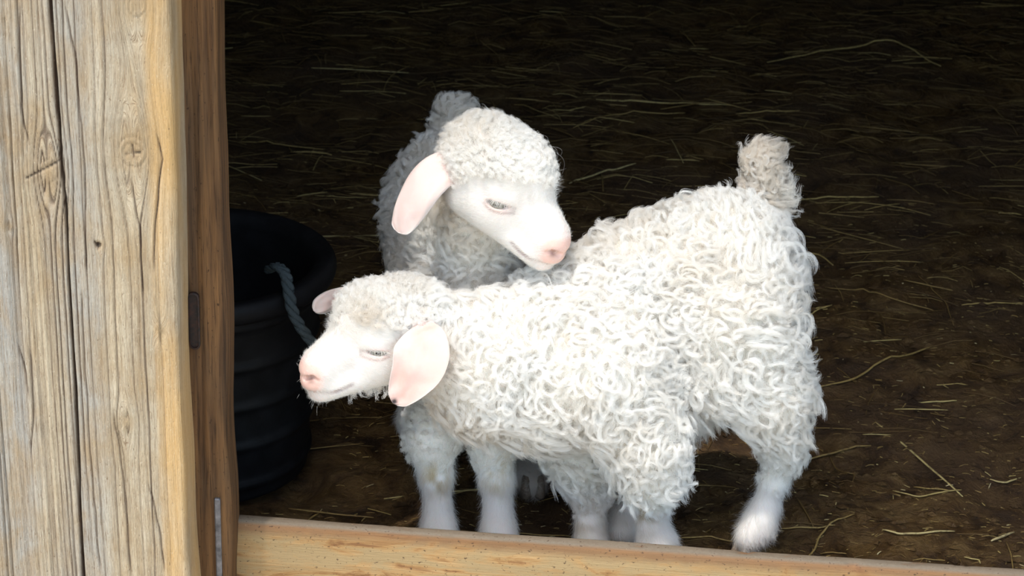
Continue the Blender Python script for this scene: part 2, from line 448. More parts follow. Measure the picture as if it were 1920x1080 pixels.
    for (xa, ya, xb, yb) in [(236, 288, 262, 286), (248, 272, 251, 295), (50, 333, 110, 302), (176, 452, 183, 466)]:
        a = np.array(sp(xa, ya)); b = np.array(sp(xb, yb)); ab = b-a
        tt = np.clip(((S-a[0])*ab[0]+(Zg-a[1])*ab[1])/(ab@ab), 0, 1)
        d = np.hypot(S-a[0]-tt*ab[0], Zg-a[1]-tt*ab[1]); chk = np.maximum(chk, np.exp(-(d/.0010)**2))
    hole = np.exp(-((np.hypot(S-sp(184, 460)[0], Zg-sp(184, 460)[1]))/.0034)**4)
    h = h-.013*crack-.003*chk-.006*hole
    # wavy waney right edge
    wane = .0045*fbm(np.stack([0*S, Zg*5+3, 0*S], -1), 3)
    h = h*np.where(S > wd, .3, 1)+wane*np.clip((S-(wd-.03))/.03, 0, 1)
    VX = CX+NX*h; VY = CY+NY*h
    grey = np.clip(.5+.9*fbm(np.stack([g*22, Zg*2.4, 0*S+2], -1), 3), 0, 1)*np.clip(1-(S-.22)/.08, .15, 1)
    ora = np.clip((S-(wd-.034))/.012, 0, 1)*np.clip(.7+.8*fbm(np.stack([g*20, Zg*6, 0*S], -1), 3), 0, 1)
    P = np.stack([VX, VY, Zg], -1)
    a, b = S.shape
    i = np.arange(a-1)[:, None]*b; j = np.arange(b-1)[None]
    f = np.stack([i+j, i+b+j, i+b+j+1, i+j+1], -1).reshape(-1, 4)
    verts = P.reshape(-1, 3); base = len(verts)
    # closing the back and the left side
    extra = []
    for z in (0, b-1):
        extra += [(x1-.02, yf+dp-.002, zs[z]), (x1-wd, yf+dp-.002, zs[z]), (x1-wd, yf, zs[z]), (x1-.02, yf+dp-.002, zs[z])]
    verts = np.vstack([verts, extra])
    q = [[base+3, base+1, base+5, base+7], [base+1, base+2, base+6, base+5]]
    f = np.vstack([f, np.array(q)])
    zz = np.zeros(8)
    dark = np.clip(crack*1.2, 0, 1)*.75+chk*.7+groove*.18+hole*.6+lines*.88
    at = dict(g=np.append(g.ravel(), zz), grey=np.append(grey.ravel(), zz), orange=np.append(ora.ravel(), zz), cleft=np.append(np.clip(dark, 0, 1).ravel(), zz),
              ring=np.append(np.clip(1-kr/1.2, 0, 1).ravel(), zz))
    t = NT('weathered_post_wood')
    ga = t.attr('g').outputs['Fac']
    co = t.n('TexCoord'); sx = t.n('SeparateXYZ'); t.l(co.outputs['Object'], sx.inputs[0])
    cb = t.n('CombineXYZ'); t.l(t.math('MULTIPLY', ga, 110), cb.inputs[0]); t.l(t.math('MULTIPLY', sx.outputs[2], 3.0), cb.inputs[1])
    n1 = t.noise(cb.outputs[0], 1.0, 5, .65, .1)
    cb2 = t.n('CombineXYZ'); t.l(t.math('MULTIPLY', ga, 600), cb2.inputs[0]); t.l(t.math('MULTIPLY', sx.outputs[2], 14), cb2.inputs[1])
    n2 = t.noise(cb2.outputs[0], 1.0, 4, .6, .1)
    n3 = t.noise(t.coord((9, 9, 4)), 3, 5, .6, .4)
    n5 = t.noise(t.coord((120, 120, 50)), 4, 3, .6, .2)
    c = t.ramp(n1, [(.28, (.25, .185, .12)), (.42, (.41, .325, .22)), (.60, (.53, .435, .305)), (.8, (.63, .54, .41))])
    c = t.mix(c, (.37, .36, .335), t.math('MULTIPLY', t.attr('grey').outputs['Fac'], .75))
    c = t.mix(c, (.38, .26, .135), t.ramp(n3, [(.42, (0, 0, 0)), (.7, (.75, .75, .75))]))
    c = t.mix(c, (.26, .17, .09), t.ramp(n2, [(.30, (.55, .55, .55)), (.46, (0, 0, 0))]))
    c = t.mix(c, (.20, .13, .075), t.ramp(t.noise(cb2.outputs[0], 3.0, 5, .7, .2), [(.38, (.9, .9, .9)), (.46, (0, 0, 0))]))
    c = t.mix(c, (.62, .36, .12), t.math('MULTIPLY', t.attr('orange').outputs['Fac'], .6))
    c = t.mix(c, (.40, .27, .14), t.math('MULTIPLY', t.attr('ring').outputs['Fac'], .7))
    c = t.mix(c, (.15, .09, .05), t.ramp(n5, [(.27, (.8, .8, .8)), (.34, (0, 0, 0))]))
    c = t.mix(c, (.10, .065, .045), t.math('MULTIPLY', t.attr('cleft').outputs['Fac'], 1.25, True))
    c = t.mix(c, (.74, .66, .52), t.ramp(t.noise(t.coord((260, 260, 90)), 3, 3, .6, .3), [(.64, (0, 0, 0)), (.72, (.5, .5, .5))]))
    t.bump(t.math('ADD', n2, t.math('MULTIPLY', n5, .5)), 1.0, .0020)
    m = t.fin(c, .75, .25)
    return mesh_obj('door_post', verts, f, m, smooth=True, attrs=at)
tag(post(), 'thick pale weathered wooden door post with a long vertical crack', 'post')

# jamb board behind the post
def jamb():
    z0, z1 = -.02, 1.96
    yf, yb, x0, x1 = 2.275, 2.345, -.52, -.3345
    zs = np.concatenate([np.arange(z0, .95, .006), np.linspace(1.0, z1, 12)])
    prof = [(x0, yb)]+[(x0, yf)]+[(x, yf) for x in np.linspace(x0+.02, x1-.007, 26)]+[(x1-.007+.007*math.sin(a), yf+.007-.007*math.cos(a)) for a in np.linspace(.2, math.pi/2, 6)]+[(x1, yb-.004), (x1-.004, yb)]
    prof = np.array(prof); n = len(prof)
    K, Zg = np.meshgrid(np.arange(n), zs, indexing='ij')
    x = prof[K, 0]; y = prof[K, 1]
    edge = np.clip((x-(x1-.02))/.02, 0, 1)
    x = x+edge*(.0025*fbm(np.stack([0*x, Zg*7, 0*x], -1), 3)-.002)
    y = y+.0016*fbm(np.stack([x*120, Zg*3, 0*x], -1), 3)*(y < yf+.02)
    m1 = len(zs)
    P = np.stack([x, y, Zg], -1).reshape(-1, 3)
    i = np.arange(n)[:, None]*m1; i2 = (np.arange(n)[:, None]+1) % n*m1; j = np.arange(m1-1)[None]
    f = np.stack([i+j, i2+j, i2+j+1, i+j+1], -1).reshape(-1, 4).tolist()
    f += [list(range(0, n*m1, m1))[::-1], list(range(m1-1, n*m1, m1))]
    return mesh_obj('door_jamb', P, f, M_jamb, smooth=False)
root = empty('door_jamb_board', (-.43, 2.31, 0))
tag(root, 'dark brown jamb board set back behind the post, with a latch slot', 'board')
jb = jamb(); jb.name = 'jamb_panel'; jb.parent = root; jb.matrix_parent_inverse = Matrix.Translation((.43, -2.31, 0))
def child_at(o, root):
    o.parent = root; o.matrix_parent_inverse = Matrix.Translation(-root.location); return o
# slot plate with dark recess, metal strip lower down
a = AY(352, 548, 2.272); b = AY(376, 655, 2.272)
def slot_bm():
    bm = bmesh.new(); r = .006
    x0, x1, z0, z1 = a[0], b[0], b[2], a[2]
    outl = []
    for cx, cz, a0 in ((x1-r, z1-r, 0), (x0+r, z1-r, 90), (x0+r, z0+r, 180), (x1-r, z0+r, 270)):
        for k in range(4): an = rad(a0+k*30); outl.append((cx+r*math.cos(an), cz+r*math.sin(an)))
    inn = [((x-(x0+x1)/2)*.78+(x0+x1)/2, (z-(z0+z1)/2)*.94+(z0+z1)/2) for x, z in outl]
    L = [[bm.verts.new((x, y, z)) for x, z in o] for o, y in ((outl, 2.2745), (outl, 2.2705), (inn, 2.2700), (inn, 2.2722))]
    n = len(outl)
    for p, q in zip(L, L[1:]):
        for k in range(n): bm.faces.new((p[k], p[(k+1) % n], q[(k+1) % n], q[k]))
    bm.faces.new(L[3])
    bmesh.ops.recalc_face_normals(bm, faces=bm.faces[:])
    return bm
child_at(bm_obj('latch_slot', slot_bm(), M_rust), root)['label'] = 'dark rusty latch slot'
a = AY(401, 935, 2.271)
child_at(bm_obj('metal_strip', box_mesh(a[0], a[0]+.0075, 2.270, 2.277, .02, a[2], .0015), M_metal), root)['label'] = 'grey metal strip'

# right side jamb of the doorway (outside the frame, it closes the opening)
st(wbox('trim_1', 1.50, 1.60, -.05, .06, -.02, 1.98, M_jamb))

#%%TUB
def tub():
    c = AY(375, 478, 2.72); cx, cy = c[0], 2.72; h = float(c[2]); rt, rb = .178, .146
    root = empty('feed_tub', (cx, cy, 0))
    tag(root, 'black ribbed rubber tub with a thick rolled rim behind the door jamb', 'tub')
    prof = [(0, .0), (rb-.01, 0.0), (rb, .006)]
    for k in range(60):
        z = .01+(h-.045)*k/59; r = rb+(rt-.012-rb)*z/h
        ph = z/.062; s = ph-math.floor(ph)
        r += .0055*math.exp(-((s-.5)/.10)**2)
        prof.append((r, z))
    prof += [(rt-.006, h-.03), (rt, h-.03)]
    for a in np.linspace(-80, 90, 10): prof.append((rt-.002+.012*math.cos(rad(a)), h-.016+.016*math.sin(rad(a))))
    prof += [(rt-.018, h-.004), (rt-.022, h-.02), (rt-.030, h-.08), (rb-.012, .03), (0, .03)]
    prof = np.array(prof); n = len(prof); m = 72
    th = np.linspace(0, 2*np.pi, m, endpoint=False)
    K, T = np.meshgrid(np.arange(n), th, indexing='ij')
    r = prof[K, 0]*(1+.012*np.sin(2*T+.6)*(prof[K, 1]/h)); z = prof[K, 1]
    v = np.stack([r*np.cos(T), r*np.sin(T), z], -1).reshape(-1, 3)
    i = np.arange(n-1)[:, None]*m; j = np.arange(m)[None]; j2 = (j+1) % m
    f = np.stack([i+j, i+j2, i+m+j2, i+m+j], -1).reshape(-1, 4)
    mesh_obj('tub_wall', v, f, M_rubber, root, smooth=True)
    # feed lying in the bottom
    rr = np.linspace(0, rb+.002, 8); R_, T = np.meshgrid(rr, th, indexing='ij')
    z = .12+.02*fbm(np.stack([R_*np.cos(T)*12, R_*np.sin(T)*12, 0*R_], -1), 3)
    v = np.stack([R_*np.cos(T)*.98, R_*np.sin(T)*.98, z], -1).reshape(-1, 3)
    i = np.arange(7)[:, None]*m
    f = np.stack([i+j, i+m+j, i+m+j2, i+j2], -1).reshape(-1, 4)
    fd = mesh_obj('feed', v, f, M_feed, root, smooth=True); fd['kind'] = 'stuff'
    # lug with the rope handle
    def rel(px, py, Y): q = AY(px, py, Y); return [q[0]-cx, q[1]-cy, q[2]]
    pts = [rel(503, 506, 2.64), rel(520, 497, 2.615), rel(536, 512, 2.60), rel(541, 545, 2.585), rel(548, 585, 2.575), rel(566, 618, 2.565), rel(590, 648, 2.56), rel(604, 690, 2.56)]
    P = np.array(pts); tt = np.linspace(0, len(P)-1, 90)
    C = np.stack([np.interp(tt, np.arange(len(P)), P[:, k]) for k in range(3)], 1)
    for _ in range(20): C[1:-1] = (C[:-2]+C[2:]+2*C[1:-1])/4
    V, F, b = [], [], 0
    for s in range(3):
        ph = np.linspace(0, 26, 90)+s*2*np.pi/3
        v, f = tube(C+.0042*np.stack([np.cos(ph), np.sin(ph), 0*ph], 1), .0046, 6)
        V.append(v); F += [[x+b for x in q] for q in f]; b += len(v)
    mesh_obj('rope_handle', np.vstack(V), F, M_rope, root, smooth=True)['label'] = 'grey-blue twisted rope handle'
tub()
#%%GOATS
# ------------------------------------------------------------------ signed distance modelling of the animals
def smin(a, b, k):
    h = np.maximum(k-np.abs(a-b), 0)/k
    return np.minimum(a, b)-h*h*k*.25
def ev_prim(pr, x, y, z):
    t = pr['t']
    if t == 'cap':
        a, b, r1, r2 = pr['a'], pr['b'], pr['r1'], pr['r2']
        ab = b-a; L2 = ab@ab
        px, py, pz = x-a[0], y-a[1], z-a[2]
        h = np.clip((px*ab[0]+py*ab[1]+pz*ab[2])/L2, 0, 1)
        return np.sqrt((px-h*ab[0])**2+(py-h*ab[1])**2+(pz-h*ab[2])**2)-(r1+(r2-r1)*h)
    c, r, A = pr['c'], pr['r'], pr['A']       # ellipsoid, rows of A = local axes
    px, py, pz = x-c[0], y-c[1], z-c[2]
    u = [(px*A[i][0]+py*A[i][1]+pz*A[i][2]) for i in range(3)]
    k0 = np.sqrt(sum((u[i]/r[i])**2 for i in range(3))); k1 = np.sqrt(sum((u[i]/r[i]**2)**2 for i in range(3)))
    return k0*(k0-1)/(k1+1e-9)
def prim_bounds(pr, m):
    if pr['t'] == 'cap':
        R = max(pr['r1'], pr['r2'])+m
        return np.minimum(pr['a'], pr['b'])-R, np.maximum(pr['a'], pr['b'])+R
    R = max(pr['r'])+m
    return pr['c']-R, pr['c']+R
class Sdf:
    def __init__(s): s.p = []
    def cap(s, a, b, r1, r2=None, k=.03, **kw):
        s.p.append(dict(t='cap', a=np.asarray(a, float), b=np.asarray(b, float), r1=r1, r2=r1 if r2 is None else r2, k=k, **kw))
    def ell(s, c, r, A=np.eye(3), k=.03, **kw):
        s.p.append(dict(t='ell', c=np.asarray(c, float), r=np.asarray(r, float)*1.0 if np.ndim(r) else np.ones(3)*r, A=np.asarray(A, float), k=k, **kw))
    def eval_pts(s, P):
        x, y, z = P.T; D = np.full(len(P), 1.0)
        for pr in s.p:
            d = ev_prim(pr, x, y, z)
            D = -smin(-D, d, pr['k']) if pr.get('sub') else smin(D, d, pr['k'])
        return D
    def attr(s, P, name, scale=.010):
        x, y, z = P.T; W_ = np.zeros(len(P)); S_ = np.zeros(len(P))
        for pr in s.p:
            if pr.get('sub'): continue
            d = ev_prim(pr, x, y, z); w_ = np.exp(-np.clip(d, -.02, 1)/scale); W_ += w_; S_ += w_*pr.get(name, 0)
        return S_/(W_+1e-12)
    def mesh(s, ax):
        X_, Y_, Z_ = [a.astype(np.float32) for a in ax]
        Fd = np.full((len(X_), len(Y_), len(Z_)), .06, np.float32)
        for pr in s.p:
            lo, hi = prim_bounds(pr, .045 if not pr.get('sub') else .006)
            sl = []
            for a, l, h in zip((X_, Y_, Z_), lo, hi):
                i0 = max(int(np.searchsorted(a, l))-1, 0); i1 = min(int(np.searchsorted(a, h))+1, len(a)); sl.append(slice(i0, i1))
            if any(q.stop-q.start < 2 for q in sl): continue
            x = X_[sl[0]][:, None, None]; y = Y_[sl[1]][None, :, None]; z = Z_[sl[2]][None, None, :]
            d = ev_prim(pr, x, y, z).astype(np.float32); cur = Fd[tuple(sl)]
            Fd[tuple(sl)] = -smin(-cur, d, pr['k']) if pr.get('sub') else smin(cur, d, pr['k'])
        return surface_nets(Fd, (X_, Y_, Z_))
def surface_nets(F, ax):
    nx, ny, nz = F.shape; ins = F < 0
    c = np.zeros((nx-1, ny-1, nz-1), np.int8)
    for i in (0, 1):
        for j in (0, 1):
            for k in (0, 1): c += ins[i:nx-1+i, j:ny-1+j, k:nz-1+k]
    act = (c > 0) & (c < 8)
    I, J, K = np.nonzero(act)
    idx = np.full(act.shape, -1, np.int32); idx[I, J, K] = np.arange(len(I))
    P = np.zeros((len(I), 3)); cnt = np.zeros(len(I))
    corners = [(i, j, k) for i in (0, 1) for j in (0, 1) for k in (0, 1)]
    for a in corners:
        for d in range(3):
            if a[d]: continue
            b = list(a); b[d] = 1
            fa = F[I+a[0], J+a[1], K+a[2]]; fb = F[I+b[0], J+b[1], K+b[2]]
            m = (fa < 0) != (fb < 0); t_ = np.where(m, fa/(fa-fb+1e-12), 0)
            pa = np.stack([ax[0][I+a[0]], ax[1][J+a[1]], ax[2][K+a[2]]], 1); pb = np.stack([ax[0][I+b[0]], ax[1][J+b[1]], ax[2][K+b[2]]], 1)
            P += (pa+(pb-pa)*t_[:, None])*m[:, None]; cnt += m
    P /= cnt[:, None]
    faces = []
    for d in range(3):
        sl0 = [slice(1, -1)]*3; sl1 = [slice(1, -1)]*3
        sl0[d] = slice(0, -1); sl1[d] = slice(1, None)
        A_, B_ = ins[tuple(sl0)], ins[tuple(sl1)]
        i, j, k = np.nonzero(A_ != B_)
        flip = A_[i, j, k]
        base = [i, j, k]
        off = [1, 1, 1]; off[d] = 0
        base = [base[q]+off[q] for q in range(3)]
        e1, e2 = [q for q in range(3) if q != d]
        def cell(da, db):
            b = [base[0].copy(), base[1].copy(), base[2].copy()]; b[e1] = b[e1]-da; b[e2] = b[e2]-db
            return idx[b[0], b[1], b[2]]
        q = np.stack([cell(1, 1), cell(0, 1), cell(0, 0), cell(1, 0)], 1)
        if d == 1: flip = ~flip
        q[~flip] = q[~flip][:, ::-1]
        faces.append(q)
    return P, np.vstack(faces)
def relax(P, Fc, it=1, lam=.4):
    for _ in range(it):
        S_ = np.zeros_like(P); n = np.zeros(len(P))
        for a, b in ((0, 1), (1, 2), (2, 3), (3, 0)):
            for u_, v_ in ((a, b), (b, a)):
                np.add.at(S_, Fc[:, u_], P[Fc[:, v_]]); np.add.at(n, Fc[:, u_], 1)
        P = P+lam*(S_/n[:, None]-P)
    return P
def vnormals(P, Fc):
    n = np.cross(P[Fc[:, 2]]-P[Fc[:, 0]], P[Fc[:, 3]]-P[Fc[:, 1]]); N = np.zeros_like(P)
    for k in range(4): np.add.at(N, Fc[:, k], n)
    return N/(np.linalg.norm(N, axis=1)[:, None]+1e-12), np.linalg.norm(n, axis=1)/2
def axis_grid(lo, hi, flo, fhi, fine=.0014, coarse=.005):
    flo, fhi = max(flo, lo), min(fhi, hi)
    return np.concatenate([np.arange(lo, flo, coarse), np.arange(flo, fhi, fine), np.arange(fhi, hi+coarse, coarse)])

EYE = np.array([.040, .0275, -.006])
class Head:
    """local frame: x to the nose, y to the animal's left, z up; origin between the ears inside the skull"""
    def __init__(s, origin, fwd, up_hint, scale=1.0):
        s.o = np.asarray(origin, float); x = unit(fwd); z = np.asarray(up_hint, float); z = unit(z-x*(z@x)); y = np.cross(z, x)
        s.A = np.stack([x, y, z]); s.s = scale
    def P(s, x, y, z): return s.o+s.s*(x*s.A[0]+y*s.A[1]+z*s.A[2])
    def loc(s, P): return ((P-s.o) @ s.A.T)/s.s
    def build(s, S, squint=.0036, wool=.010):
        q = s.s; P = s.P
        def e(c, r, k=.014, **kw): S.ell(P(*c), np.array(r)*q, s.A, k=k*q, **kw)
        def c(a, b, r1, r2, k=.014, **kw): S.cap(P(*a), P(*b), r1*q, r2*q, k=k*q, **kw)
        e((-.004, 0, .006), (.054, .047, .046), wool=wool, pink=.05, hd=1)
        e((.032, 0, .020), (.040, .039, .037), wool=wool*.8, pink=.05, hd=1)
        c((.038, 0, .000), (.099, 0, -.0235), .0315, .0205, wool=0, pink=.10, hd=1)
        c((.055, 0, .008), (.100, 0, -.016), .0190, .0130, k=.012, wool=0, pink=.15, hd=1)
        e((.050, 0, .016), (.026, .022, .026), wool=wool*.8, pink=.05, hd=1)
        for sg in (1, -1):
            c((-.005, sg*.014, -.028), (.088, sg*.006, -.046), .029, .0175, wool=0, pink=.05, hd=1)
            e((.028, sg*.024, -.019), (.032, .021, .027), wool=0, pink=.05, hd=1)
        e((.107, 0, -.0275), (.0175, .0190, .0160), k=.010, wool=0, pink=1.0, hd=1)       # nose
        e((.106, 0, -.041), (.0180, .0185, .0135), k=.006, wool=0, pink=.6, hd=1)        # upper lip
        e((.099, 0, -.057), (.0165, .0150, .0110), k=.005, wool=0, pink=.35, hd=1)       # chin
        for sg in (1, -1):
            ex = EYE*np.array([1, sg, 1])
            e((.038, sg*.0280, .0075), (.022, .013, .0090), k=.010, wool=0, pink=.15, hd=1)       # brow
            e(ex, (.0156, .0156, .0156), k=.006, wool=0, pink=.30, hd=1)                         # lids
            out = unit(np.array([.42, sg*.88, .10])); h = unit(np.array([.88, -sg*.42, .12]))
            v = np.cross(out, h); v = v if v[2] > 0 else -v
            Aw = np.stack([h, v, out]) @ s.A
            S.ell(P(*(np.array(ex)+out*.0132)), np.array([.0132, squint, .0075])*q, Aw, k=.0012*q, sub=1)
            # nostril: comma cut
            S.cap(P(.1235, sg*.0060, -.0330), P(.1175, sg*.0145, -.0285), .0036*q, .0026*q, k=.0020*q, sub=1)
            S.cap(P(.1175, sg*.0155, -.0285), P(.1125, sg*.0200, -.0330), .0026*q, .0016*q, k=.002*q, sub=1)
            pts = [(.1215, sg*.002, -.0500), (.115, sg*.0150, -.0508), (.100, sg*.0215, -.0515), (.085, sg*.0245, -.0490), (.074, sg*.0285, -.0440)]
            for a_, b_ in zip(pts, pts[1:]): S.cap(P(*a_), P(*b_), .0019*q, .0016*q, k=.002*q, sub=1)
        s.mouth = pts
    def eyes(s, root):
        for sg in (1, -1):
            ex = EYE*np.array([1, sg, 1]); out = unit(np.array([.42, sg*.88, .10])); h = unit(np.array([.88, -sg*.42, .12]))
            bm = bmesh.new(); bmesh.ops.create_uvsphere(bm, u_segments=28, v_segments=18, radius=.0140*s.s)
            for v in bm.verts:                       # cornea bulge towards local +X
                a = max(0, v.co.x/(.0140*s.s)-.75); v.co.x += a*.006*s.s
            o = bm_obj('eye', bm, M_eye, smooth=True)
            X_ = out @ s.A; Y_ = h @ s.A; Y_ = unit(Y_-X_*(Y_@X_)); Z_ = np.cross(X_, Y_)
            Mx = Matrix.Identity(4)
            c_ = s.P(*ex)
            for r in range(3):
                Mx[r][0], Mx[r][1], Mx[r][2], Mx[r][3] = X_[r], Y_[r], Z_[r], c_[r]
            o.parent = root; o.matrix_parent_inverse = Matrix.Translation(-root.location); o.matrix_basis = Mx
    def pinkness(s, P):
        L = s.loc(P); pk = np.zeros(len(P)); ln = np.zeros(len(P))
        x, y, z = L[:, 0], np.abs(L[:, 1]), L[:, 2]
        pk += .85*np.clip((x-.104)/.010, 0, 1)*np.clip((z+.052)/.012, 0, 1)*np.clip((-.010-z)/.008, 0, 1)
        pk += .35*np.clip((x-.094)/.02, 0, 1)
        d = np.sqrt((x-.045)**2+(y-.036)**2*.5+((z+.006)*1.5)**2)
        pk += .62*np.exp(-(d/.0145)**4)
        pk += .15*np.exp(-(np.hypot(x-.07, z+.01)/.02)**2)
        nd = np.sqrt((x-.119)**2+(y-.0130)**2+(z+.0305)**2); ln = np.maximum(ln, .85*np.exp(-(nd/.0055)**2))
        pts = np.array([(p[0], abs(p[1]), p[2]) for p in s.mouth])
        Q = np.stack([x, y, z], 1)
        for a, b in zip(pts, pts[1:]):
            ab = b-a; h = np.clip(((Q-a)@ab)/(ab@ab), 0, 1); dd = np.linalg.norm(Q-a-h[:, None]*ab, axis=1)
            ln = np.maximum(ln, .95*np.exp(-(dd/.0030)**2))
        # lid edges
        e = np.sqrt(((x-.050)/.0150)**2+((z+.0065-.10*(x-.050))/.0058)**2); ln = np.maximum(ln, .45*np.exp(-((e-1)/.30)**2)*(y > .028))
        return np.clip(pk, 0, 1), np.clip(ln, 0, 1)

def ear_mesh(name, root, pts, widths, normals, cup=.35, thick=.0035, inside=+1, tagmark=False):
    """leaf-shaped ear: centreline pts, widths, face normals (the hollow side), thickness"""
    P = np.array(pts, float); n = len(P); t0 = np.arange(n); tt = np.linspace(0, n-1, 44)
    def sm(a):
        a = np.array(a, float); o = np.stack([np.interp(tt, t0, a[:, k]) for k in range(a.shape[1])], 1)
        for _ in range(14): o[1:-1] = (o[:-2]+2*o[1:-1]+o[2:])/4
        return o
    C = sm(P); Wd = sm(np.array(widths)[:, None])[:, 0]; N = sm(np.array(normals, float)); N /= np.linalg.norm(N, axis=1)[:, None]
    tip = np.clip((tt-(n-1)+.75)/.75, 0, 1); Wd = Wd*np.sqrt(np.clip(1-tip**2.4, 0.0004, 1))
    T = np.gradient(C, axis=0); T /= np.linalg.norm(T, axis=1)[:, None]
    S_ = np.cross(T, N); S_ /= np.linalg.norm(S_, axis=1)[:, None]; N = np.cross(S_, T)
    m = 21; u = np.linspace(-1, 1, m)
    lay = []
    for side in (1, -1):
        G = C[:, None]+S_[:, None]*(Wd[:, None]*.5*np.sin(u*np.pi/2*.98)[None])[..., None]
        hgt = cup*Wd[:, None]*.5*(np.abs(u)[None]**2.2)
        rip = .0020*fbm(np.stack([np.broadcast_to(u[None]*2, (44, m)), np.broadcast_to(tt[:, None]*.9, (44, m)), np.zeros((44, m))], -1), 3)
        ridge = .0035*np.exp(-((u[None]-.1)/.16)**2)*np.sin(np.clip(tt/(n-1), 0, 1)*np.pi)[:, None]
        th = thick*.5*np.sqrt(np.clip(1-np.abs(u)**4, 0, 1))[None]*(1-.5*tt/(n-1))[:, None]
        G = G+N[:, None]*(hgt+rip+ridge*(side > 0)+side*th)[..., None]
        lay.append(G)
    V = np.concatenate([lay[0].reshape(-1, 3), lay[1].reshape(-1, 3)]); f = []
    B = 44*m
    for i in range(43):
        for j in range(m-1):
            a = i*m+j; f.append([a, a+1, a+m+1, a+m]); f.append([B+a, B+a+m, B+a+m+1, B+a+1])
        f.append([i*m, i*m+m, B+i*m+m, B+i*m]); f.append([i*m+m-1, B+i*m+m-1, B+i*m+2*m-1, i*m+2*m-1])
    f.append([j for j in range(m)]+[B+j for j in range(m-1, -1, -1)])
    e = 43*m; f.append([e+j for j in range(m-1, -1, -1)]+[B+e+j for j in range(m)])
    uu = np.broadcast_to(np.abs(u)[None], (44, m)).ravel(); tv = np.repeat(tt/(n-1), m)
    pin = np.clip(.55*(1-uu**2)+.25*np.sin(tv*9+uu*3)*.5, 0, 1)
    pink = np.concatenate([np.clip(pin+.25, 0, 1), .35*pin+.12])
    tm = np.zeros(len(V))
    if tagmark:
        k = C[42]; d = np.linalg.norm(V-k, axis=1); tm = np.clip(1.3*np.exp(-(d/.0045)**2)+.5*fbm(V*500, 2)*np.exp(-(d/.0065)**2), 0, 1)
    o = mesh_obj(name, V, f, M_ear, smooth=True, attrs=dict(pink=pink, tagmark=tm))
    child_at(o, root); return o

def hoof_mesh(root, c, fwd):
    """cloven hoof: two toes"""
    f = unit([fwd[0], fwd[1], 0]); s_ = np.array([-f[1], f[0], 0])
    V, F, b = [], [], 0
    for sg in (1, -1):
        rings = []
        for z, r, off in ((0, .0105, .004), (.008, .0102, .003), (.016, .0092, .001), (.024, .0080, -.001), (.028, .005, -.002)):
            for k in range(10):
                a = 2*np.pi*k/10; ex = 1.45 if math.cos(a) > 0 else 1.0
                rings.append(np.array(c)+f*(r*ex*math.cos(a)+off)+s_*(sg*.0095+r*.82*math.sin(a))+np.array([0, 0, z]))
        V += rings
        for i in range(4):
            for k in range(10): F.append([b+i*10+k, b+i*10+(k+1) % 10, b+i*10+10+(k+1) % 10, b+i*10+10+k])
        F.append([b+k for k in range(9, -1, -1)]); F.append([b+40+k for k in range(10)]); b += 50
    return child_at(mesh_obj('hoof', np.array(V), F, M_hoof, smooth=True), root)

# ------------------------------------------------------------------ hair
def curves_obj(name, P, radii, mat, root, tint=None):
    """P: (N, K, 3) strands"""
    N, K, _ = P.shape
    hc = bpy.data.hair_curves.new(name); hc.add_curves([K]*N)
    hc.attributes['position'].data.foreach_set('vector', P.astype(np.float32).ravel()) if 'position' in hc.attributes else hc.position_data.foreach_set('vector', P.astype(np.float32).ravel())
    ra = hc.attributes.get('radius') or hc.attributes.new('radius', 'FLOAT', 'POINT')
    ra.data.foreach_set('value', np.broadcast_to(radii, (N, K)).astype(np.float32).ravel())
    if tint is not None:
        ta = hc.attributes.new('tint', 'FLOAT', 'CURVE'); ta.data.foreach_set('value', tint.astype(np.float32))
    hc.materials.append(mat)
    o = bpy.data.objects.new(name, hc); COL.objects.link(o)
    child_at(o, root); o['kind'] = 'stuff'
    return o
def norm(a): return a/(np.linalg.norm(a, axis=-1, keepdims=True)+1e-12)
def sample(P, Fc, N, area, wt, n, r):
    pr = area*wt[Fc].mean(1); cs = np.cumsum(pr); k = np.searchsorted(cs, r.random(n)*cs[-1]); k = np.clip(k, 0, len(Fc)-1)
    u, v = r.random(n)[:, None], r.random(n)[:, None]
    q = Fc[k]; a, b, c, d = P[q[:, 0]], P[q[:, 1]], P[q[:, 2]], P[q[:, 3]]
    pos = (a*(1-u)+b*u)*(1-v)+(d*(1-u)+c*u)*v
    nn = norm(N[q].mean(1)); return pos, nn, q[:, 0]
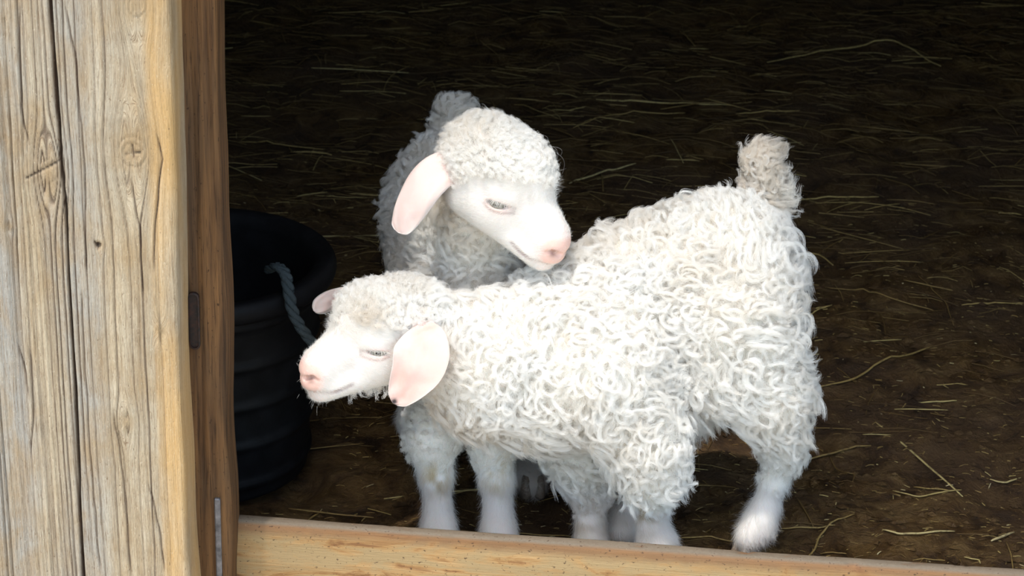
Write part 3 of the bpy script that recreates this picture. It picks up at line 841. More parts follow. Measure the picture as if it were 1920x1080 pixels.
def locks(pos, nn, flow, L, thick, curl, r, per=22, K=16, spread=.0032, rad_=.00012, turns=(0.7, 1.5)):
    """curly locks: every root grows `per` strands that follow one curling guide"""
    n = len(pos); t_ = np.linspace(0, 1, K)[None, :, None]
    q_ = pos*22.0
    rv = norm(2.2*np.stack([vnoise(q_+k_*31.7) for k_ in range(3)], 1)+.42*r.normal(size=(n, 3)))
    side = norm(np.cross(nn, flow)+.25*rv)
    fl = norm(flow+.60*rv-nn*(np.sum((flow+.60*rv)*nn, 1)[:, None])*.75)
    L = L[:, None, None]; thick = thick[:, None, None]; curl = curl[:, None, None]
    tn = r.uniform(turns[0], turns[1], n)[:, None, None]*2*np.pi*np.sign(vnoise(pos*16+7)+.35*r.normal(size=n)+.15)[:, None, None]
    ph0 = (.4+1.5*vnoise(pos*14+3)+.35*r.normal(size=n))[:, None, None]
    h = thick*(1-np.exp(-3.0*t_))                          # rises from the skin
    a = curl*(.25+.75*t_**.7)
    # circle plane: spanned by flow/normal mostly, some in-surface (flow/side)
    mixv = r.uniform(.3, 1, n)[:, None, None]
    e1 = fl[:, None]; e2 = norm(nn[:, None]*(1-mixv)*.6+side[:, None]*mixv)
    ph = ph0+tn*t_
    C = pos[:, None]+nn[:, None]*h+e1*(L*.40*t_)+a*(np.cos(ph)-np.cos(ph0))*e1+a*(np.sin(ph)-np.sin(ph0))*e2
    pushin = np.sum((C-pos[:, None])*nn[:, None], 2, keepdims=True)
    C = C+nn[:, None]*np.maximum(.002-pushin, 0)
    m = n*per
    C = np.repeat(C, per, 0); N2 = np.repeat(nn, per, 0)[:, None]; E1 = np.repeat(e1, per, 0); SD = np.repeat(side, per, 0)[:, None]
    off = r.normal(size=(m, 3))[:, None]*.5
    prof = spread*(1.15-.55*np.sin(np.linspace(0, 1, K)*np.pi*.62)[None, :, None])
    wob = r.normal(size=(m, 3))[:, None]*.0011*np.sin(t_*r.uniform(4, 11, m)[:, None, None]+r.uniform(0, 6, m)[:, None, None])
    st_ = C+off*prof+wob+r.normal(size=(m, 3))[:, None]*.0014*t_**2
    cut = r.uniform(.72, 1.0, m)                           # ragged tips: resample to a shorter length
    ti = np.linspace(0, 1, K)[None]*cut[:, None]*(K-1); i0 = np.clip(ti.astype(int), 0, K-2); fr = (ti-i0)[..., None]
    rows = np.arange(m)[:, None]
    st_ = st_[rows, i0]*(1-fr)+st_[rows, i0+1]*fr
    rr = rad_*(1-.55*np.linspace(0, 1, K)**2)
    return st_, rr
def short_fur(pos, nn, flow, L, r, K=5, lift=.45, rad_=.00010, mess=.25):
    n = len(pos); t_ = np.linspace(0, 1, K)[None, :, None]
    fl = norm(flow-nn*np.sum(flow*nn, 1)[:, None]+mess*r.normal(size=(n, 3)))
    L = (L*r.uniform(.6, 1.15, n))[:, None, None]
    st_ = pos[:, None]+nn[:, None]*L*lift*(t_-.45*t_**2)+fl[:, None]*L*(.35*t_+.65*t_**2)*(1-.4*lift)
    return st_, rad_*(1-.75*np.linspace(0, 1, K))

DENS = 1.0
def dress(name, root, S, hd, tail_fn, ax, seed, stain_fn=None):
    r = np.random.default_rng(seed)
    P, Fc = S.mesh(ax); P = relax(P, Fc, 1, .35)
    N, area = vnormals(P, Fc)
    wool = S.attr(P, 'wool'); pk = S.attr(P, 'pink')
    pkh, ln = hd.pinkness(P); L = hd.loc(P)
    hdn = np.clip((S.attr(P, 'hd', .006)-.35)/.3, 0, 1)
    inhead = hdn*np.clip(1-np.clip(np.linalg.norm(L-np.array([.045, 0, -.015]), axis=1)-.085, 0, 1)/.02, 0, 1)
    pk = np.clip(pkh*inhead, 0, 1); ln = ln*inhead
    stain = stain_fn(P) if stain_fn else np.zeros(len(P))
    body = mesh_obj('body', P, Fc, M_skin, smooth=True, attrs=dict(pink=pk, lipline=ln, stain=stain, woolly=np.clip((wool*(1-inhead)-.004)/.006, 0, 1))); child_at(body, root)
    # face mask in head space: no wool on the face proper
    x, y, z = L[:, 0], np.abs(L[:, 1]), L[:, 2]
    facemask = inhead*np.clip((x+.004-np.clip(z-.010, 0, 1)*2.6+np.clip(-z-.030, 0, 1)*1.0+.002-.034*np.exp(-(y/.020)**2)*np.clip((z+.002)/.012, 0, 1))/.028, 0, 1)
    wool = wool*(1-facemask)
    return P, Fc, N, area, wool, body, L, facemask, inhead, stain

def stockings(ctrs):
    def f(P):
        s = np.zeros(len(P))
        for c, r, a in ctrs: s = np.maximum(s, a*np.exp(-(np.linalg.norm((P-c)*np.array([1, 1, .8]), axis=1)/r)**2))
        return s*np.clip(.7+.9*fbm(P*60, 3), 0, 1)
    return f
def leg_joints(S, pts, wool):
    """pts: list of (point, radius); wool: thickness at each joint"""
    for (a, ra), (b, rb), w0 in zip(pts, pts[1:], wool):
        S.cap(a, b, ra, rb, k=.018, wool=w0, pink=0)
def grow(name, root, S, hd, ax, seed, nlock, nfur, flow_fn, stain_fn, tails, hide=None, tan_spots=None):
    P, Fc, N, area, wool, body, L, face, inh, stain = dress(name, root, S, hd, None, ax, seed, stain_fn)
    r = np.random.default_rng(seed+50)
    flow = norm(flow_fn(P))
    # direction of the short face hair: from the nose backwards
    fdir = norm(-hd.A[0]-.35*hd.A[2])
    # --- fleece
    tailm = np.zeros(len(P))
    for a, b in tails:
        ab = b-a; h = np.clip(((P-a)@ab)/(ab@ab), 0, 1); d = np.linalg.norm(P-a-h[:, None]*ab, axis=1); tailm = np.maximum(tailm, np.clip(1-(d-.016)/.012, 0, 1)*(h > .12))
    wt = np.clip((wool-.005)/.004, 0, 1)
    wt = wt*(1+2.2*inh*(1-face))*(1+2.2*tailm)
    pos, nn, vi = sample(P, Fc, N, area, wt, int(nlock*DENS), r)
    w_ = wool[vi]; hw = inh[vi]*(1-face[vi])
    big = np.clip(w_/.020, .25, 1.15)
    Ln = (.014+.042*big)*np.where(tailm[vi] > .3, .75, 1)*r.uniform(.75, 1.25, len(w_))*(1-.35*hw)
    thick = w_*r.uniform(.65, 1.15, len(w_))
    curl = (.0028+.0075*big)*r.uniform(.6, 1.35, len(w_))
    fl = flow[vi]; Ln = Ln*(1+.55*np.clip(-nn[:, 2], 0, 1)*(1-hw)); curl = curl*(1-.3*hw)
    P1, r1 = locks(pos, nn, fl, Ln, thick, curl, r, per=42, spread=.0030, turns=(.45, 1.25))
    tn = np.repeat(np.clip(.03+.18*fbm(pos*9, 3)+.09*r.normal(size=len(pos)), 0, .4)*.6+.30*tailm[vi], 42)
    if tan_spots is not None: tn = np.clip(tn+np.repeat(tan_spots(pos), 42), 0, 1)
    curves_obj('fleece', P1, r1, M_wool, root, tn)
    # --- soft under-wool standing between the locks
    pos, nn, vi = sample(P, Fc, N, area, wt, int(nlock*7.0*DENS), r)
    P2, r2 = locks(pos, nn, flow[vi], .018*r.uniform(.6, 1.3, len(vi)), wool[vi]*.55, .0025*np.ones(len(vi)), r, per=2, K=8, spread=.004, rad_=.00011, turns=(.3, 1.2))
    curves_obj('under_wool', P2, r2, M_wool, root, np.repeat(np.clip(.06+.42*tailm[vi], 0, 1), 2))
    # --- short fur on face and lower legs
    wt2 = np.clip(1-(wool-.003)/.006, 0, 1)
    bare = np.clip(body_pink(body)*1.25-.15, 0, 1)
    Lh = hd.loc(P)
    nearear = 0
    wt2 = wt2*(1-.97*bare)*(1+1.2*inh)
    pos, nn, vi = sample(P, Fc, N, area, wt2, int(nfur*DENS), r)
    f = flow[vi]*(1-inh[vi])[:, None]+fdir*inh[vi][:, None]
    f = norm(f+np.array([0, 0, -.5])*(1-inh[vi])[:, None])
    ln = .0055+.0075*inh[vi]*np.clip((Lh[vi, 2]-.004)/.018, 0, 1)+.0075*(1-inh[vi])+.004*np.clip(wool[vi]/.006, 0, 1)
    P3, r3 = short_fur(pos, nn, f, ln, r, lift=.35)
    curves_obj('short_fur', P3, r3, M_fur, root, np.clip(stain[vi]*1.1, 0, 1))
    return P, Fc, N, area, wool, L, face, inh
def body_pink(o):
    n = len(o.data.vertices); a = np.empty(n, np.float32); o.data.attributes['pink'].data.foreach_get('value', a)
    c = np.empty(n, np.float32); o.data.attributes['lipline'].data.foreach_get('value', c); return np.maximum(a, c*1.1)
def beard(root, hd, centre, spread_, n, length, r, mat=None, down=(0, 0, -1)):
    pos = np.stack([hd.P(*(np.array(centre)+r.normal(size=3)*np.array(spread_))) for _ in range(n)])
    d = norm(np.array(down)+.28*r.normal(size=(n, 3))); K = 9; t_ = np.linspace(0, 1, K)[None, :, None]
    bend = norm(r.normal(size=(n, 3)))[:, None]*.25
    Lr = (length*r.uniform(.5, 1.2, n))[:, None, None]
    return pos[:, None]+Lr*(d[:, None]*t_+bend*t_**2*.6+np.array([.25, 0, 0])*t_**2*.4)
def lashes(root, hd, r, sq):
    out_ = []
    for sg in (1, -1):
        ex = EYE*np.array([1, sg, 1]); o = unit([.42, sg*.88, .10]); h = unit([.88, -sg*.42, .12]); v = np.cross(o, h); v = v if v[2] > 0 else -v
        n = 70; a = r.uniform(-.95, .95, n); t_ = np.linspace(0, 1, 7)[None, :, None]
        q = ex+o*.0150*np.sqrt(1-(a*.66)**2)[:, None]+h*(a*.0120)[:, None]+v*(sq*1.05*np.sqrt(1-a*a)+.0006)[:, None]
        d = norm(o*.8+h*(a*.5-.15)[:, None]-v*.35+.18*r.normal(size=(n, 3)))
        L = r.uniform(.004, .0085, n)[:, None, None]
        loc = q[:, None]+L*(d[:, None]*t_-v*.35*t_**2)
        out_.append(np.stack([[hd.P(*p) for p in s_] for s_ in loc]))
    whiskers('eyelashes', root, np.concatenate(out_), .0)
def whiskers(name, root, st_, tint=.05):
    curves_obj(name, st_, .00011*(1-.7*np.linspace(0, 1, st_.shape[1])), M_fur, root, np.full(len(st_), tint))

# ================================================================= kid in front, side on, head low to the left
def goat_front():
    g = empty('goat_kid', (.22, 2.51, 0))
    tag(g, 'white curly goat kid standing side on, head low towards the wooden post', 'goat', 'white goat kids in the doorway')
    S = Sdf()
    w = .020
    S.ell(AY(1345, 500, 2.56), (.088, .080, .088), wool=w, pink=0)
    S.ell(AY(1240, 575, 2.54), (.115, .088, .108), k=.05, wool=w, pink=0)
    S.ell(AY(1095, 650, 2.49), (.092, .082, .118), k=.05, wool=w, pink=0)
    S.cap(AY(1045, 655, 2.48), AY(900, 665, 2.44), .076, .060, k=.05, wool=w, pink=0)
    S.cap(AY(905, 660, 2.44), AY(800, 625, 2.44), .060, .046, k=.03, wool=w*.8, pink=0)
    S.cap(AY(1000, 735, 2.46), AY(895, 725, 2.44), .058, .046, k=.04, wool=w*1.1, pink=0)
    S.ell(AY(1325, 675, 2.525), (.075, .075, .058), k=.05, wool=w, pink=0)
    # near hind leg: thigh, stifle, hock, shank, pastern
    S.cap(AY(1375, 575, 2.51), AY(1440, 735, 2.495), .074, .045, k=.04, wool=w, pink=0)
    leg_joints(S, [(AY(1440, 735, 2.495), .045), (AY(1470, 835, 2.505), .0205), (AY(1452, 900, 2.505), .0150), (AY(1434, 955, 2.505), .0150), (AY(1420, 988, 2.50), .0185), (AY(1402, 1008, 2.49), .0150)], [w*.9, .007, .0040, .0035, .003, .003])
    # far hind leg, stepping forward under the belly
    S.cap(AY(1320, 590, 2.61), AY(1265, 725, 2.60), .068, .040, k=.04, wool=w, pink=0)
    leg_joints(S, [(AY(1265, 725, 2.60), .040), (AY(1240, 850, 2.58), .024), (AY(1200, 930, 2.545), .0175), (AY(1172, 965, 2.53), .0195), (AY(1165, 992, 2.52), .021)], [w*.8, .005, .003, .003, .003])
    # near front leg: shoulder, elbow, knee, pastern
    S.cap(AY(1130, 690, 2.44), AY(1206, 820, 2.425), .070, .040, k=.04, wool=w, pink=0)
    leg_joints(S, [(AY(1208, 825, 2.425), .040), (AY(1222, 885, 2.425), .034), (AY(1222, 945, 2.425), .0165), (AY(1224, 980, 2.425), .0150), (AY(1233, 1022, 2.425), .0215), (AY(1240, 1050, 2.42), .019)], [w*1.0, w*.35, .0035, .003, .003, .003])
    # far front leg
    S.cap(AY(1080, 720, 2.53), AY(1095, 850, 2.50), .060, .036, k=.04, wool=w, pink=0)
    leg_joints(S, [(AY(1095, 850, 2.50), .036), (AY(1104, 910, 2.495), .0190), (AY(1106, 955, 2.49), .0130), (AY(1107, 980, 2.485), .0130), (AY(1108, 1018, 2.48), .0175), (AY(1108, 1035, 2.475), .019)], [w*.8, .008, .003, .003, .003, .003])
    # tail
    t0, t1 = AY(1430, 400, 2.615), AY(1431, 300, 2.62)
    S.cap(t0, t1, .016, .0145, k=.02, wool=.016, pink=.3)
    hd = Head(AY(745, 614, 2.425), (-.85, -.52, -.03), (0, 0, 1), 1.08)
    hd.build(S, squint=.0034, wool=.0125)
    ax = [axis_grid(-.30, .47, -.30, -.10), axis_grid(2.28, 2.72, 2.29, 2.50), axis_grid(-.01, .60, .24, .42)]
    tailv = AY(1431, 290, 2.62)
    def flow(P):
        f = np.zeros_like(P); f[:, 0] = .55; f[:, 2] = -.75
        hn = np.exp(-(np.linalg.norm(P-hd.o, axis=1)/.08)**2)[:, None]
        f = f*(1-hn)+hn*np.array([.8, .1, -.2])
        d = np.linalg.norm(P-tailv, axis=1); k = np.exp(-(d/.06)**2)[:, None]
        return f*(1-k)+k*np.array([.2, 0, .9])
    stain = stockings([(AY(1084, 960, 2.475), .022, .8), (AY(1200, 960, 2.405), .022, .8), (AY(1485, 870, 2.49), .010, .5), (AY(1165, 960, 2.5), .03, .25)])
    def tan_spots(P):  # tints the wool tan around a few set spots
        s = np.zeros(len(P))
        for px, py, Y, R_, a in [(690, 590, 2.36, .022, .35), (880, 790, 2.42, .05, .25), (1040, 850, 2.42, .05, .16), (800, 770, 2.42, .03, .2)]:
            s += a*np.exp(-(np.linalg.norm(P-AY(px, py, Y), axis=1)/R_)**2)
        return s
    grow('front', g, S, hd, ax, 11, 7600, 70000, flow, stain, [(t0, t1)], tan_spots=tan_spots)
    hd.eyes(g)
    # ears: the near one hangs down with its pink hollow side to the viewer, the far one sticks out past the forehead
    E1 = [AY(800, 604, 2.385), AY(797, 628, 2.362), AY(795, 655, 2.350), AY(788, 684, 2.344), AY(770, 714, 2.344), AY(750, 742, 2.348), AY(738, 756, 2.350)]
    tocam = np.array([-.25, -.93, .28])
    ear_mesh('ear', g, E1, [.016, .054, .073, .070, .053, .034, .018], [tocam+np.array([.1, 0, .3])]+[tocam]*6, cup=.18, tagmark=True)['label'] = 'hanging ear with its pink hollow side out and a dark speck at the tip'
    E2 = [AY(672, 548, 2.475), AY(640, 556, 2.46), AY(618, 564, 2.45), AY(602, 573, 2.44), AY(588, 583, 2.435)]
    ear_mesh('ear', g, E2, [.020, .024, .026, .024, .015], [(.1, .85, -.1)]*5, cup=.25)
    r = np.random.default_rng(5)
    n = 90
    pos = np.stack([hd.P(.035+r.normal()*.016, r.normal()*.012, -.058+r.normal()*.005) for _ in range(n)])
    P4, r4 = locks(pos, norm(np.tile([.0, -.3, -.7], (n, 1))+.3*r.normal(size=(n, 3))), np.tile([.5, 0, -.8], (n, 1)), np.full(n, .036)*r.uniform(.6, 1.3, n), np.full(n, .010), np.full(n, .0045), r, per=14, spread=.0030, rad_=.00011, turns=(.2, .8))
    curves_obj('beard', P4, r4, M_wool, g, np.full(len(P4), .04))
    whiskers('chin_whiskers', g, beard(g, hd, (.104, 0, -.063), (.007, .008, .002), 26, .010, r, down=(-.3, -.2, -1)))
    lashes(g, hd, r, .0034)
    for p, f in ((AY(1240, 1060, 2.42), (-1, -.3)), (AY(1108, 1045, 2.475), (-1, -.3)), (AY(1400, 1012, 2.495), (-1, -.4)), (AY(1160, 1000, 2.52), (-1, -.3))):
        hoof_mesh(g, (p[0], p[1], 0), f)
    # small wool lock standing off the rump under the tail
    r = np.random.default_rng(15)
    pos = np.array([AY(1455+r.normal()*9, 372+r.normal()*16, 2.60) for _ in range(60)])
    P4, r4 = locks(pos, np.tile([.9, -.1, .1], (60, 1)), np.tile([.3, 0, .9], (60, 1)), np.full(60, .040), np.full(60, .024), np.full(60, .0060), r, per=12, spread=.0018)
    tl = []
    for k in range(46):
        a_ = r.uniform(0, 6.28); f_ = r.random(); q_ = t0+(t1-t0)*(.25+.85*f_)
        tl.append((q_+.014*np.array([math.cos(a_), math.sin(a_), 0]), [math.cos(a_), math.sin(a_), .35]))
    P5, r5 = locks(np.array([q[0] for q in tl]), norm(np.array([q[1] for q in tl])), np.tile([.15, 0, .8], (46, 1)), np.full(46, .036)*r.uniform(.6, 1.2, 46), np.full(46, .026), np.full(46, .0055), r, per=14, spread=.0018)
    P4 = np.concatenate([P4, P5])
    curves_obj('tail_wool', P4, r4, M_wool, g, np.full(len(P4), .15))
    return g

# ================================================================= kid behind, facing out, chin on the other's back
def goat_back():
    g = empty('goat_kid', (-.06, 2.66, 0))
    tag(g, 'white goat kid behind, resting its chin on the other kid\'s back', 'goat', 'white goat kids in the doorway')
    S = Sdf(); w = .018
    S.ell(AY(875, 640, 2.61), (.070, .075, .095), wool=w, pink=0)
    S.cap(AY(868, 590, 2.625), AY(850, 405, 2.90), .080, .088, k=.05, wool=w, pink=0)
    S.cap(AY(850, 420, 2.86), AY(835, 330, 2.90), .070, .050, k=.05, wool=w, pink=0)
    S.cap(AY(868, 580, 2.61), AY(885, 440, 2.605), .072, .060, k=.04, wool=w, pink=0)
    S.cap(AY(880, 455, 2.60), AY(905, 370, 2.550), .058, .046, k=.03, wool=w*.9, pink=0)
    for pts in ([(845, 720, 2.575, .048), (808, 825, 2.515, .0300), (817, 893, 2.505, .0190), (820, 945, 2.50, .0140), (822, 988, 2.495, .0190), (824, 1012, 2.49, .021)],
                [(915, 720, 2.575, .046), (925, 835, 2.515, .0250), (931, 900, 2.505, .0190), (934, 950, 2.50, .0145), (935, 992, 2.495, .0190), (936, 1016, 2.49, .021)]):
        leg_joints(S, [(AY(a, b, c), r) for a, b, c, r in pts], [w*.6, .0045, .003, .003, .003])
    leg_joints(S, [(AY(905, 540, 2.86), .060), (AY(955, 730, 2.80), .032), (AY(985, 830, 2.74), .017), (AY(995, 890, 2.675), .016), (AY(998, 908, 2.66), .019)], [w, .006, .003, .003])
    leg_joints(S, [(AY(815, 520, 2.90), .055), (AY(790, 640, 2.90), .030), (AZ(775, 790, .10), .017), (AZ(780, 800, .035), .018)], [w, .006, .003, .003])
    t0, t1 = AY(850, 290, 2.955), AY(853, 222, 2.965)
    S.cap(t0, t1, .021, .0225, k=.02, wool=.016, pink=.3)
    hd = Head(AY(919, 317, 2.515), (.72, -.55, -.32), (0, 0, 1), 1.13)
    hd.build(S, squint=.0046, wool=.0125)
    c = hd.o
    ax = [axis_grid(-.26, .16, -.10, .09), axis_grid(2.42, 3.03, 2.43, 2.62), axis_grid(-.01, .62, .36, .585)]
    tv = np.array(t1)
    def flow(P):
        f = np.zeros_like(P); f[:, 1] = .25; f[:, 2] = -.9
        hn = np.exp(-(np.linalg.norm(P-hd.o, axis=1)/.08)**2)[:, None]
        f = f*(1-hn)+hn*(-hd.A[0]*.8+np.array([0, .2, -.3]))
        d = np.linalg.norm(P-tv, axis=1); k = np.exp(-(d/.05)**2)[:, None]
        return f*(1-k)+k*np.array([.1, -.3, .35])
    stain = stockings([(AY(820, 893, 2.483), .022, .9), (AY(838, 925, 2.48), .012, .75), (AY(930, 895, 2.475), .026, .8), (AY(998, 900, 2.64), .05, .35)])
    def tan_spots(P):  # wool turned tan about the neck, crown and ear base
        s = np.zeros(len(P))
        for px, py, Y, R_, a in [(850, 470, 2.50, .05, .15), (905, 270, 2.50, .03, .10), (860, 390, 2.53, .03, .22)]:
            s += a*np.exp(-(np.linalg.norm(P-AY(px, py, Y), axis=1)/R_)**2)
        return s
    grow('back', g, S, hd, ax, 23, 6600, 60000, flow, stain, [(t0, t1)], tan_spots=tan_spots)
    hd.eyes(g)
    E1 = [AY(908, 332, 2.525), AY(880, 318, 2.505), AY(850, 310, 2.495), AY(815, 320, 2.485), AY(787, 352, 2.475), AY(766, 392, 2.47), AY(752, 424, 2.468), AY(747, 436, 2.468)]
    nrm = np.array([.35, .85, -.35])
    ear_mesh('ear', g, E1, [.010, .030, .044, .050, .050, .044, .032, .022], [nrm+np.array([-.2, 0, -.3])]*2+[nrm]*6, cup=.22)['label'] = 'long pale ear drooping outwards'
    a = hd.P(-.012, .045, -.002); out = hd.A[1]
    E2 = [a, a+out*.022+np.array([0, .01, -.004]), a+out*.034+np.array([0, .015, -.03]), a+out*.036+np.array([0, .02, -.065]), a+out*.034+np.array([0, .02, -.085])]
    E2 = [hd.P(-.018, .042, -.004), hd.P(-.035, .052, -.012), hd.P(-.045, .054, -.035), hd.P(-.05, .05, -.065), hd.P(-.05, .047, -.085)]
    ear_mesh('ear', g, E2, [.026, .036, .044, .038, .02], [-hd.A[1]]*5, cup=.2)
    r = np.random.default_rng(6)
    n = 22; t_ = np.linspace(0, 1, 12)[None, :, None]
    pos = np.array([hd.P(.030+r.normal()*.010, .034, .020+r.normal()*.016) for _ in range(n)])
    Lr = r.uniform(.022, .042, n)[:, None, None]; drop = r.uniform(.5, 1.1, n)[:, None, None]; sw = r.uniform(-.2, .5, n)[:, None, None]
    W_ = pos[:, None]+Lr*(np.array([.55, .1, .1])*np.sin(t_*2.3)+np.array([0, 0, -1.0])*drop*t_**1.4+np.array([.3, .2, 0])*sw*t_**2)
    curves_obj('forehead_wisps', W_, .00009*(1-.5*np.linspace(0, 1, 12)), M_wool, g, np.zeros(n))
    lashes(g, hd, r, .0046)
    for p, f in ((AY(824, 1030, 2.488), (.0, -1)), (AY(936, 1034, 2.488), (.05, -1)), (AY(998, 925, 2.655), (.1, -1)), (AZ(782, 830, .0), (.1, -1))):
        hoof_mesh(g, (p[0], p[1], 0), f)
    return g
goat_front(); goat_back()
#%%STRAW
# ------------------------------------------------------------------ straw: the stalks that stand out one by one, the chaff as a mass
def ground_z(x, y): return floor_height(np.atleast_1d(np.float64(x)), np.atleast_1d(np.float64(y)))[0]
def stalk_mesh(pts, r, tint, seg=5):
    v, f = tube(pts, r, seg); return v, f, np.full(len(v), tint)
def stalk(pix, wpx=3.2, tint=.6, label=None, lift=.004, mid=True):
    G = [AZ(px, py, .006) for px, py in pix]
    G = np.array(G); L = np.linalg.norm(G[1:]-G[:-1], axis=1).sum()
    t0 = np.arange(len(G)); tt = np.linspace(0, len(G)-1, max(8, 4*len(G)))
    C = np.stack([np.interp(tt, t0, G[:, k]) for k in range(3)], 1)
    for _ in range(1): C[1:-1] = (C[:-2]+2*C[1:-1]+C[2:])/4
    r = .74*wpx/2/(FPX/ (np.linalg.norm(C.mean(0)-CO)))
    s = np.linspace(-1, 1, len(C))
    gz = np.array([ground_z(c[0], c[1]) for c in C]); lin = np.polyval(np.polyfit(s, gz, 1), s)
    C[:, 2] = np.maximum(.35*gz+.65*(lin+.0015), gz)+r*1.05+lift*.4*(1-s**2)
    rr = r*(1-.45*np.abs(s)**3)
    base = C.mean(0); base[2] = C[:, 2].min()
    v, f, a = stalk_mesh(C-base, rr, tint)
    o = mesh_obj('straw_stalk', v, f, M_straw, smooth=True, attrs=dict(tint=a)); o.location = V3(base)
    return o
NAMED = [
 ([(1440, 101), (1500, 90), (1570, 79), (1650, 70), (1685, 72), (1730, 98), (1765, 118)], 4, .75, 'long bent straw stalk peaking high above the rear of the kids'),
 ([(1068, 330), (1100, 322), (1150, 312), (1192, 302)], 5, .9, 'thick pale straw piece just right of the resting kid\'s forehead'),
 ([(1128, 318), (1130, 335), (1131, 358)], 4, .5, 'short straw stub forking down from the thick pale piece'),
 ([(1118, 178), (1180, 183), (1280, 184), (1372, 188)], 4.5, .8, 'straight straw stalk above the gap between head and raised tail'),
 ([(1075, 240), (1140, 215), (1200, 209), (1285, 205)], 3.5, .6, 'slightly bent straw stalk under the straight one above the head'),
 ([(1495, 362), (1560, 357), (1650, 354)], 4.5, .7, 'yellow straw stalk lying just right of the raised tail'),
 ([(1535, 720), (1600, 707), (1630, 688), (1705, 660), (1750, 640)], 6, .55, 'bent yellow-brown stalk right of the woolly thigh'),
 ([(1548, 520), (1620, 535), (1680, 555), (1750, 572)], 4, .45, 'long thin brown stalk sloping down beside the rump'),
 ([(1722, 505), (1745, 530), (1775, 555), (1790, 595)], 3, .4, 'dark curved stem crossing the sloping stalk'),
 ([(1805, 558), (1860, 556), (1925, 553)], 4, .65, 'straight pale stalk reaching the picture\'s right edge'),
 ([(1728, 742), (1760, 742), (1795, 743)], 4.5, .85, 'short bright straw piece on the open mud'),
 ([(1495, 845), (1560, 832), (1600, 822), (1635, 819)], 6, .45, 'flattened tan stalk right of the raised hind leg'),
 ([(1557, 835), (1570, 855), (1590, 872), (1605, 872), (1600, 890)], 4, .35, 'dark curled stem hanging off the flattened tan stalk'),
 ([(1465, 973), (1510, 976), (1566, 980)], 4.5, .65, 'straight stalk just above the sill beside the hind hoof'),
 ([(1503, 1035), (1530, 1010), (1537, 990), (1565, 972), (1602, 958)], 5.5, .55, 'bent pale stalk rising from the sill right of the hind hoof'),
 ([(1494, 932), (1510, 955), (1527, 975)], 4, .3, 'dark twig crossing near the hind hoof'),
 ([(1676, 903), (1726, 917), (1770, 908), (1805, 902)], 4, .8, 'shallow V-shaped straw on the bare mud'),
 ([(1716, 886), (1745, 897), (1785, 905)], 4, .6, 'thin grey stalk lying across the V-shaped straw'),
 ([(1655, 992), (1690, 1003), (1740, 1000), (1790, 995)], 6, .9, 'frayed yellow-green blade near the sill'),
 ([(1858, 1018), (1875, 1010), (1902, 995)], 7, .95, 'folded yellow leaf blade close to the lower right corner'),
 ([(1808, 1042), (1835, 1050), (1838, 1057)], 4, .85, 'short pale stalk beside the sill near the corner'),
 ([(1540, 1012), (1565, 1020), (1588, 1026)], 3.5, .5, 'thin dark stalk pointing at the sill'),
 ([(1270, 984), (1320, 990), (1375, 998)], 5, .65, 'yellow stalk between the front and hind legs'),
 ([(865, 981), (900, 979), (1000, 974), (1075, 972)], 4, .6, 'straight stalk behind the pale front legs'),
 ([(570, 977), (583, 958), (598, 945)], 5, .5, 'short slanting stalk at the foot of the tub'),
 ([(565, 783), (600, 775), (650, 765)], 3.5, .35, 'brown stalk below the lowered muzzle'),
 ([(448, 244), (500, 248), (560, 254), (612, 258)], 4, .55, 'long dim stalk above the tub'),
 ([(542, 252), (547, 268)], 4, .6, 'tiny upright straw bit on the long dim stalk'),
 ([(550, 269), (590, 270), (622, 273)], 4.5, .65, 'pale straw piece above the tub rim'),
 ([(655, 359), (690, 359), (735, 360)], 4, .65, 'thin straw lying left of the drooping ear'),
 ([(1505, 450), (1540, 455), (1565, 470)], 4.5, .6, 'curved stalk touching the rump wool'),
 ([(1505, 580), (1530, 577), (1556, 574)], 4.5, .7, 'pale crossed straw beside the lower rump'),
 ([(1500, 592), (1530, 580), (1560, 572)], 4, .7, 'straw crossing the pale one beside the rump'),
 ([(1275, 40), (1290, 55), (1305, 70)], 3.5, .5, 'short slanting straw at the dark top of the view'),
 ([(1380, 208), (1430, 206), (1500, 203)], 3.5, .65, 'thin level straw above the raised tail'),
 ([(1860, 870), (1890, 880), (1918, 868)], 5, .9, 'pale leafy straw at the right edge'),
 ([(1875, 380), (1900, 378), (1920, 376)], 4, .7, 'short forked straw at the right edge, level with the tail base'),
 ([(415, 292), (440, 288), (520, 290)], 3.5, .5, 'dim straw close to the jamb above the tub'),
]
for pix, wp, ti, lab in NAMED:
    tag(stalk(pix, wp, ti), lab, 'straw')
GRP = 'loose straw stalks strewn on the dark mud'
r = np.random.default_rng(77); rs = r
protos = []
for k in range(10):
    n = 9; L = [.05, .07, .09, .11, .13, .15, .10, .08, .06, .18][k]; s = np.linspace(-.5, .5, n)
    bend = r.normal()*.05; kink = r.normal()*.06
    C = np.stack([s*L, L*(bend*(s**2)*2+kink*np.abs(s-.1)), np.full(n, .0015)+.001*(1-4*s*s)*r.random()], 1)
    v, f, a = stalk_mesh(C, .0011*(1-.4*np.abs(2*s)**3)*r.uniform(.7, 1.2), .25+.07*k)
    o = mesh_obj('straw_stalk', v, f, M_straw, smooth=True, attrs=dict(tint=a)); protos.append(o)
cnt = 0
def mainly_along_x(r): return r.normal()*.28 if r.random() < .75 else r.uniform(-1.5, 1.5)
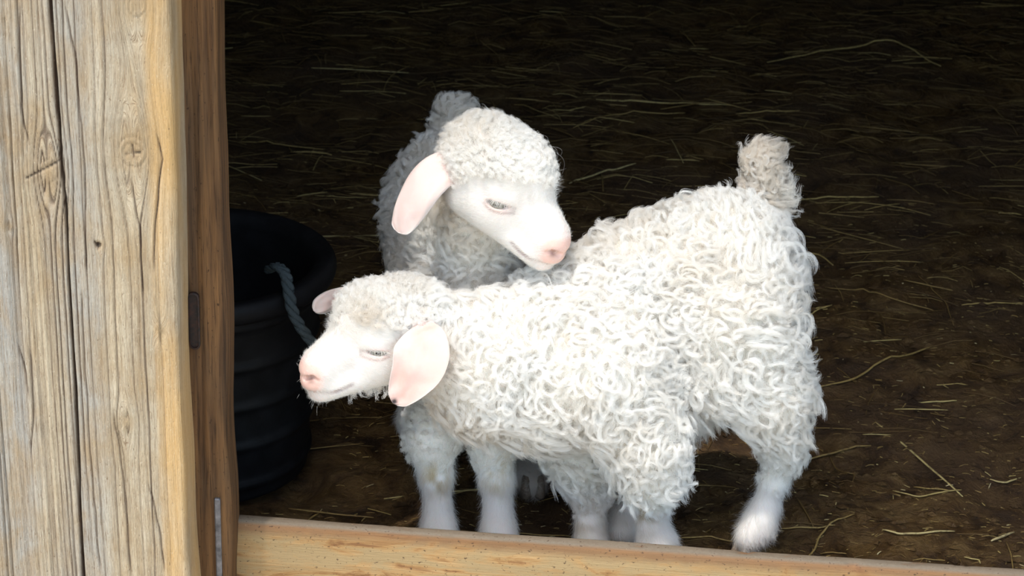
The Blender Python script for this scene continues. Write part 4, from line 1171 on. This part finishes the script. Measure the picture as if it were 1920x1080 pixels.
while cnt < 250:
    y = 2.42+2.9*r.random()**.9; x = r.uniform(-.34, .30)*y
    if x < -.30 and y < 2.95: continue
    if -.22 < x < .42 and y < 2.62: continue
    if x > .1*y and y < 3.6 and r.random() < .55: continue
    o = protos[cnt] if cnt < 10 else protos[int(r.integers(10))].copy()
    if cnt >= 10: COL.objects.link(o)
    o.location = (x, y, ground_z(x, y)+.002); o.rotation_euler = (0, 0, mainly_along_x(r)); s = r.uniform(.7, 1.4); o.scale = (s, s, 1)
    tag(o, 'thin dry straw stalk lying loose on dark mud among many alike', 'straw', GRP); cnt += 1
def litter(name, n, Lr, rr, xr, yr, powy, tints, seg, label, cond=None):
    r = np.random.default_rng(len(name)*7+n)
    y = yr[0]+(yr[1]-yr[0])*r.random(n)**powy; x = r.uniform(xr[0], xr[1], n)*y
    ok = np.ones(n, bool) if cond is None else cond(x, y, r); x, y = x[ok], y[ok]; n = len(x)
    ang = np.where(r.random(n) < .7, r.normal(size=n)*.28, r.uniform(-1.6, 1.6, n))
    L = r.uniform(*Lr, n); K = 4; s = np.linspace(-.5, .5, K)
    bend = r.normal(size=n)*.05
    lx = s[None]*L[:, None]; ly = bend[:, None]*(s[None]**2*2)*L[:, None]
    X_ = x[:, None]+lx*np.cos(ang)[:, None]-ly*np.sin(ang)[:, None]; Y_ = y[:, None]+lx*np.sin(ang)[:, None]+ly*np.cos(ang)[:, None]
    rad_ = r.uniform(*rr, n)
    gz = floor_height(X_, Y_); lin = gz[:, :1]+(gz[:, -1:]-gz[:, :1])*(s[None]+.5)
    Z_ = np.maximum(.4*gz+.6*lin, gz)+rad_[:, None]*1.05+r.random(n)[:, None]*.05*L[:, None]*(1-4*s[None]**2)
    C = np.stack([X_, Y_, Z_], -1)
    T = norm(np.gradient(C, axis=1)); A = norm(np.cross(T, [0, 0, 1.])); B = np.cross(T, A)
    th = np.arange(3)/3*2*np.pi
    V = C[:, :, None]+rad_[:, None, None, None]*(np.cos(th)[None, None, :, None]*A[:, :, None]+np.sin(th)[None, None, :, None]*B[:, :, None])
    V = V.reshape(-1, 3); b = np.arange(n)[:, None, None]*K*3; i = np.arange(K-1)[None, :, None]*3; j = np.arange(3)[None, None]; j2 = (j+1) % 3
    F_ = np.stack([b+i+j, b+i+j2, b+i+3+j2, b+i+3+j], -1).reshape(-1, 4)
    tint = np.repeat(np.clip(r.normal(size=n)*tints[1]+tints[0], 0, 1), K*3)
    o = mesh_obj(name, V, F_, M_straw, attrs=dict(tint=tint))
    tag(o, label, 'straw', kind='stuff'); return o
tubcond = lambda x, y, r: ~((np.hypot(x+.39, y-2.72) < .16))
litter('straw_litter', 9000, (.02, .11), (.0004, .0010), (-.42, .36), (2.45, 5.6), 1.0, (.28, .20), 4, 'tangled brown straw bedding spread over the far barn floor',
       lambda x, y, r: tubcond(x, y, r) & ((r.random(len(x)) < np.clip((y-2.5)/1.2, .10, 1)*np.where(x > .12*y, np.clip((y-3)/1.3, .25, 1), 1))))
litter('chaff', 6500, (.002, .013), (.0004, .0010), (-.40, .36), (2.44, 3.8), 1.3, (.40, .27), 4, 'tiny pale chaff crumbs trodden into the near mud', lambda x, y, r: tubcond(x, y, r) & ((x > -.30) | (y > 2.55)))
# clods of mud along the lower right
def clods():
    r = np.random.default_rng(91); V, F_, b = [], [], 0
    for k in range(5000):
        y = 2.40+1.6*r.random()**1.2; x = r.uniform(-.2, .34)*y
        if math.hypot(x+.39, y-2.72) < .17: continue
        s = .0016+.0085*r.random()**3.5
        bm_v = [(0, 0, 1), (.9, 0, .3), (.28, .85, .3), (-.72, .53, .3), (-.72, -.53, .3), (.28, -.85, .3), (0, 0, -.6)]
        j = 1+.35*r.normal(size=7)
        a = r.uniform(0, 6.28); ca, sa = math.cos(a), math.sin(a); z = ground_z(x, y)
        for (p, q, t_), jj in zip(bm_v, j): V.append((x+s*jj*(p*ca-q*sa)*1.2, y+s*jj*(p*sa+q*ca), z+s*.7*t_))
        for m in range(5): F_ += [(b, b+1+m, b+1+(m+1) % 5), (b+6, b+1+(m+1) % 5, b+1+m)]
        b += 7
    tag(mesh_obj('mud_clods', np.array(V), F_, M_mud), 'small dark clods of mud crumbled over the barn floor', 'mud', kind='stuff')
clods()
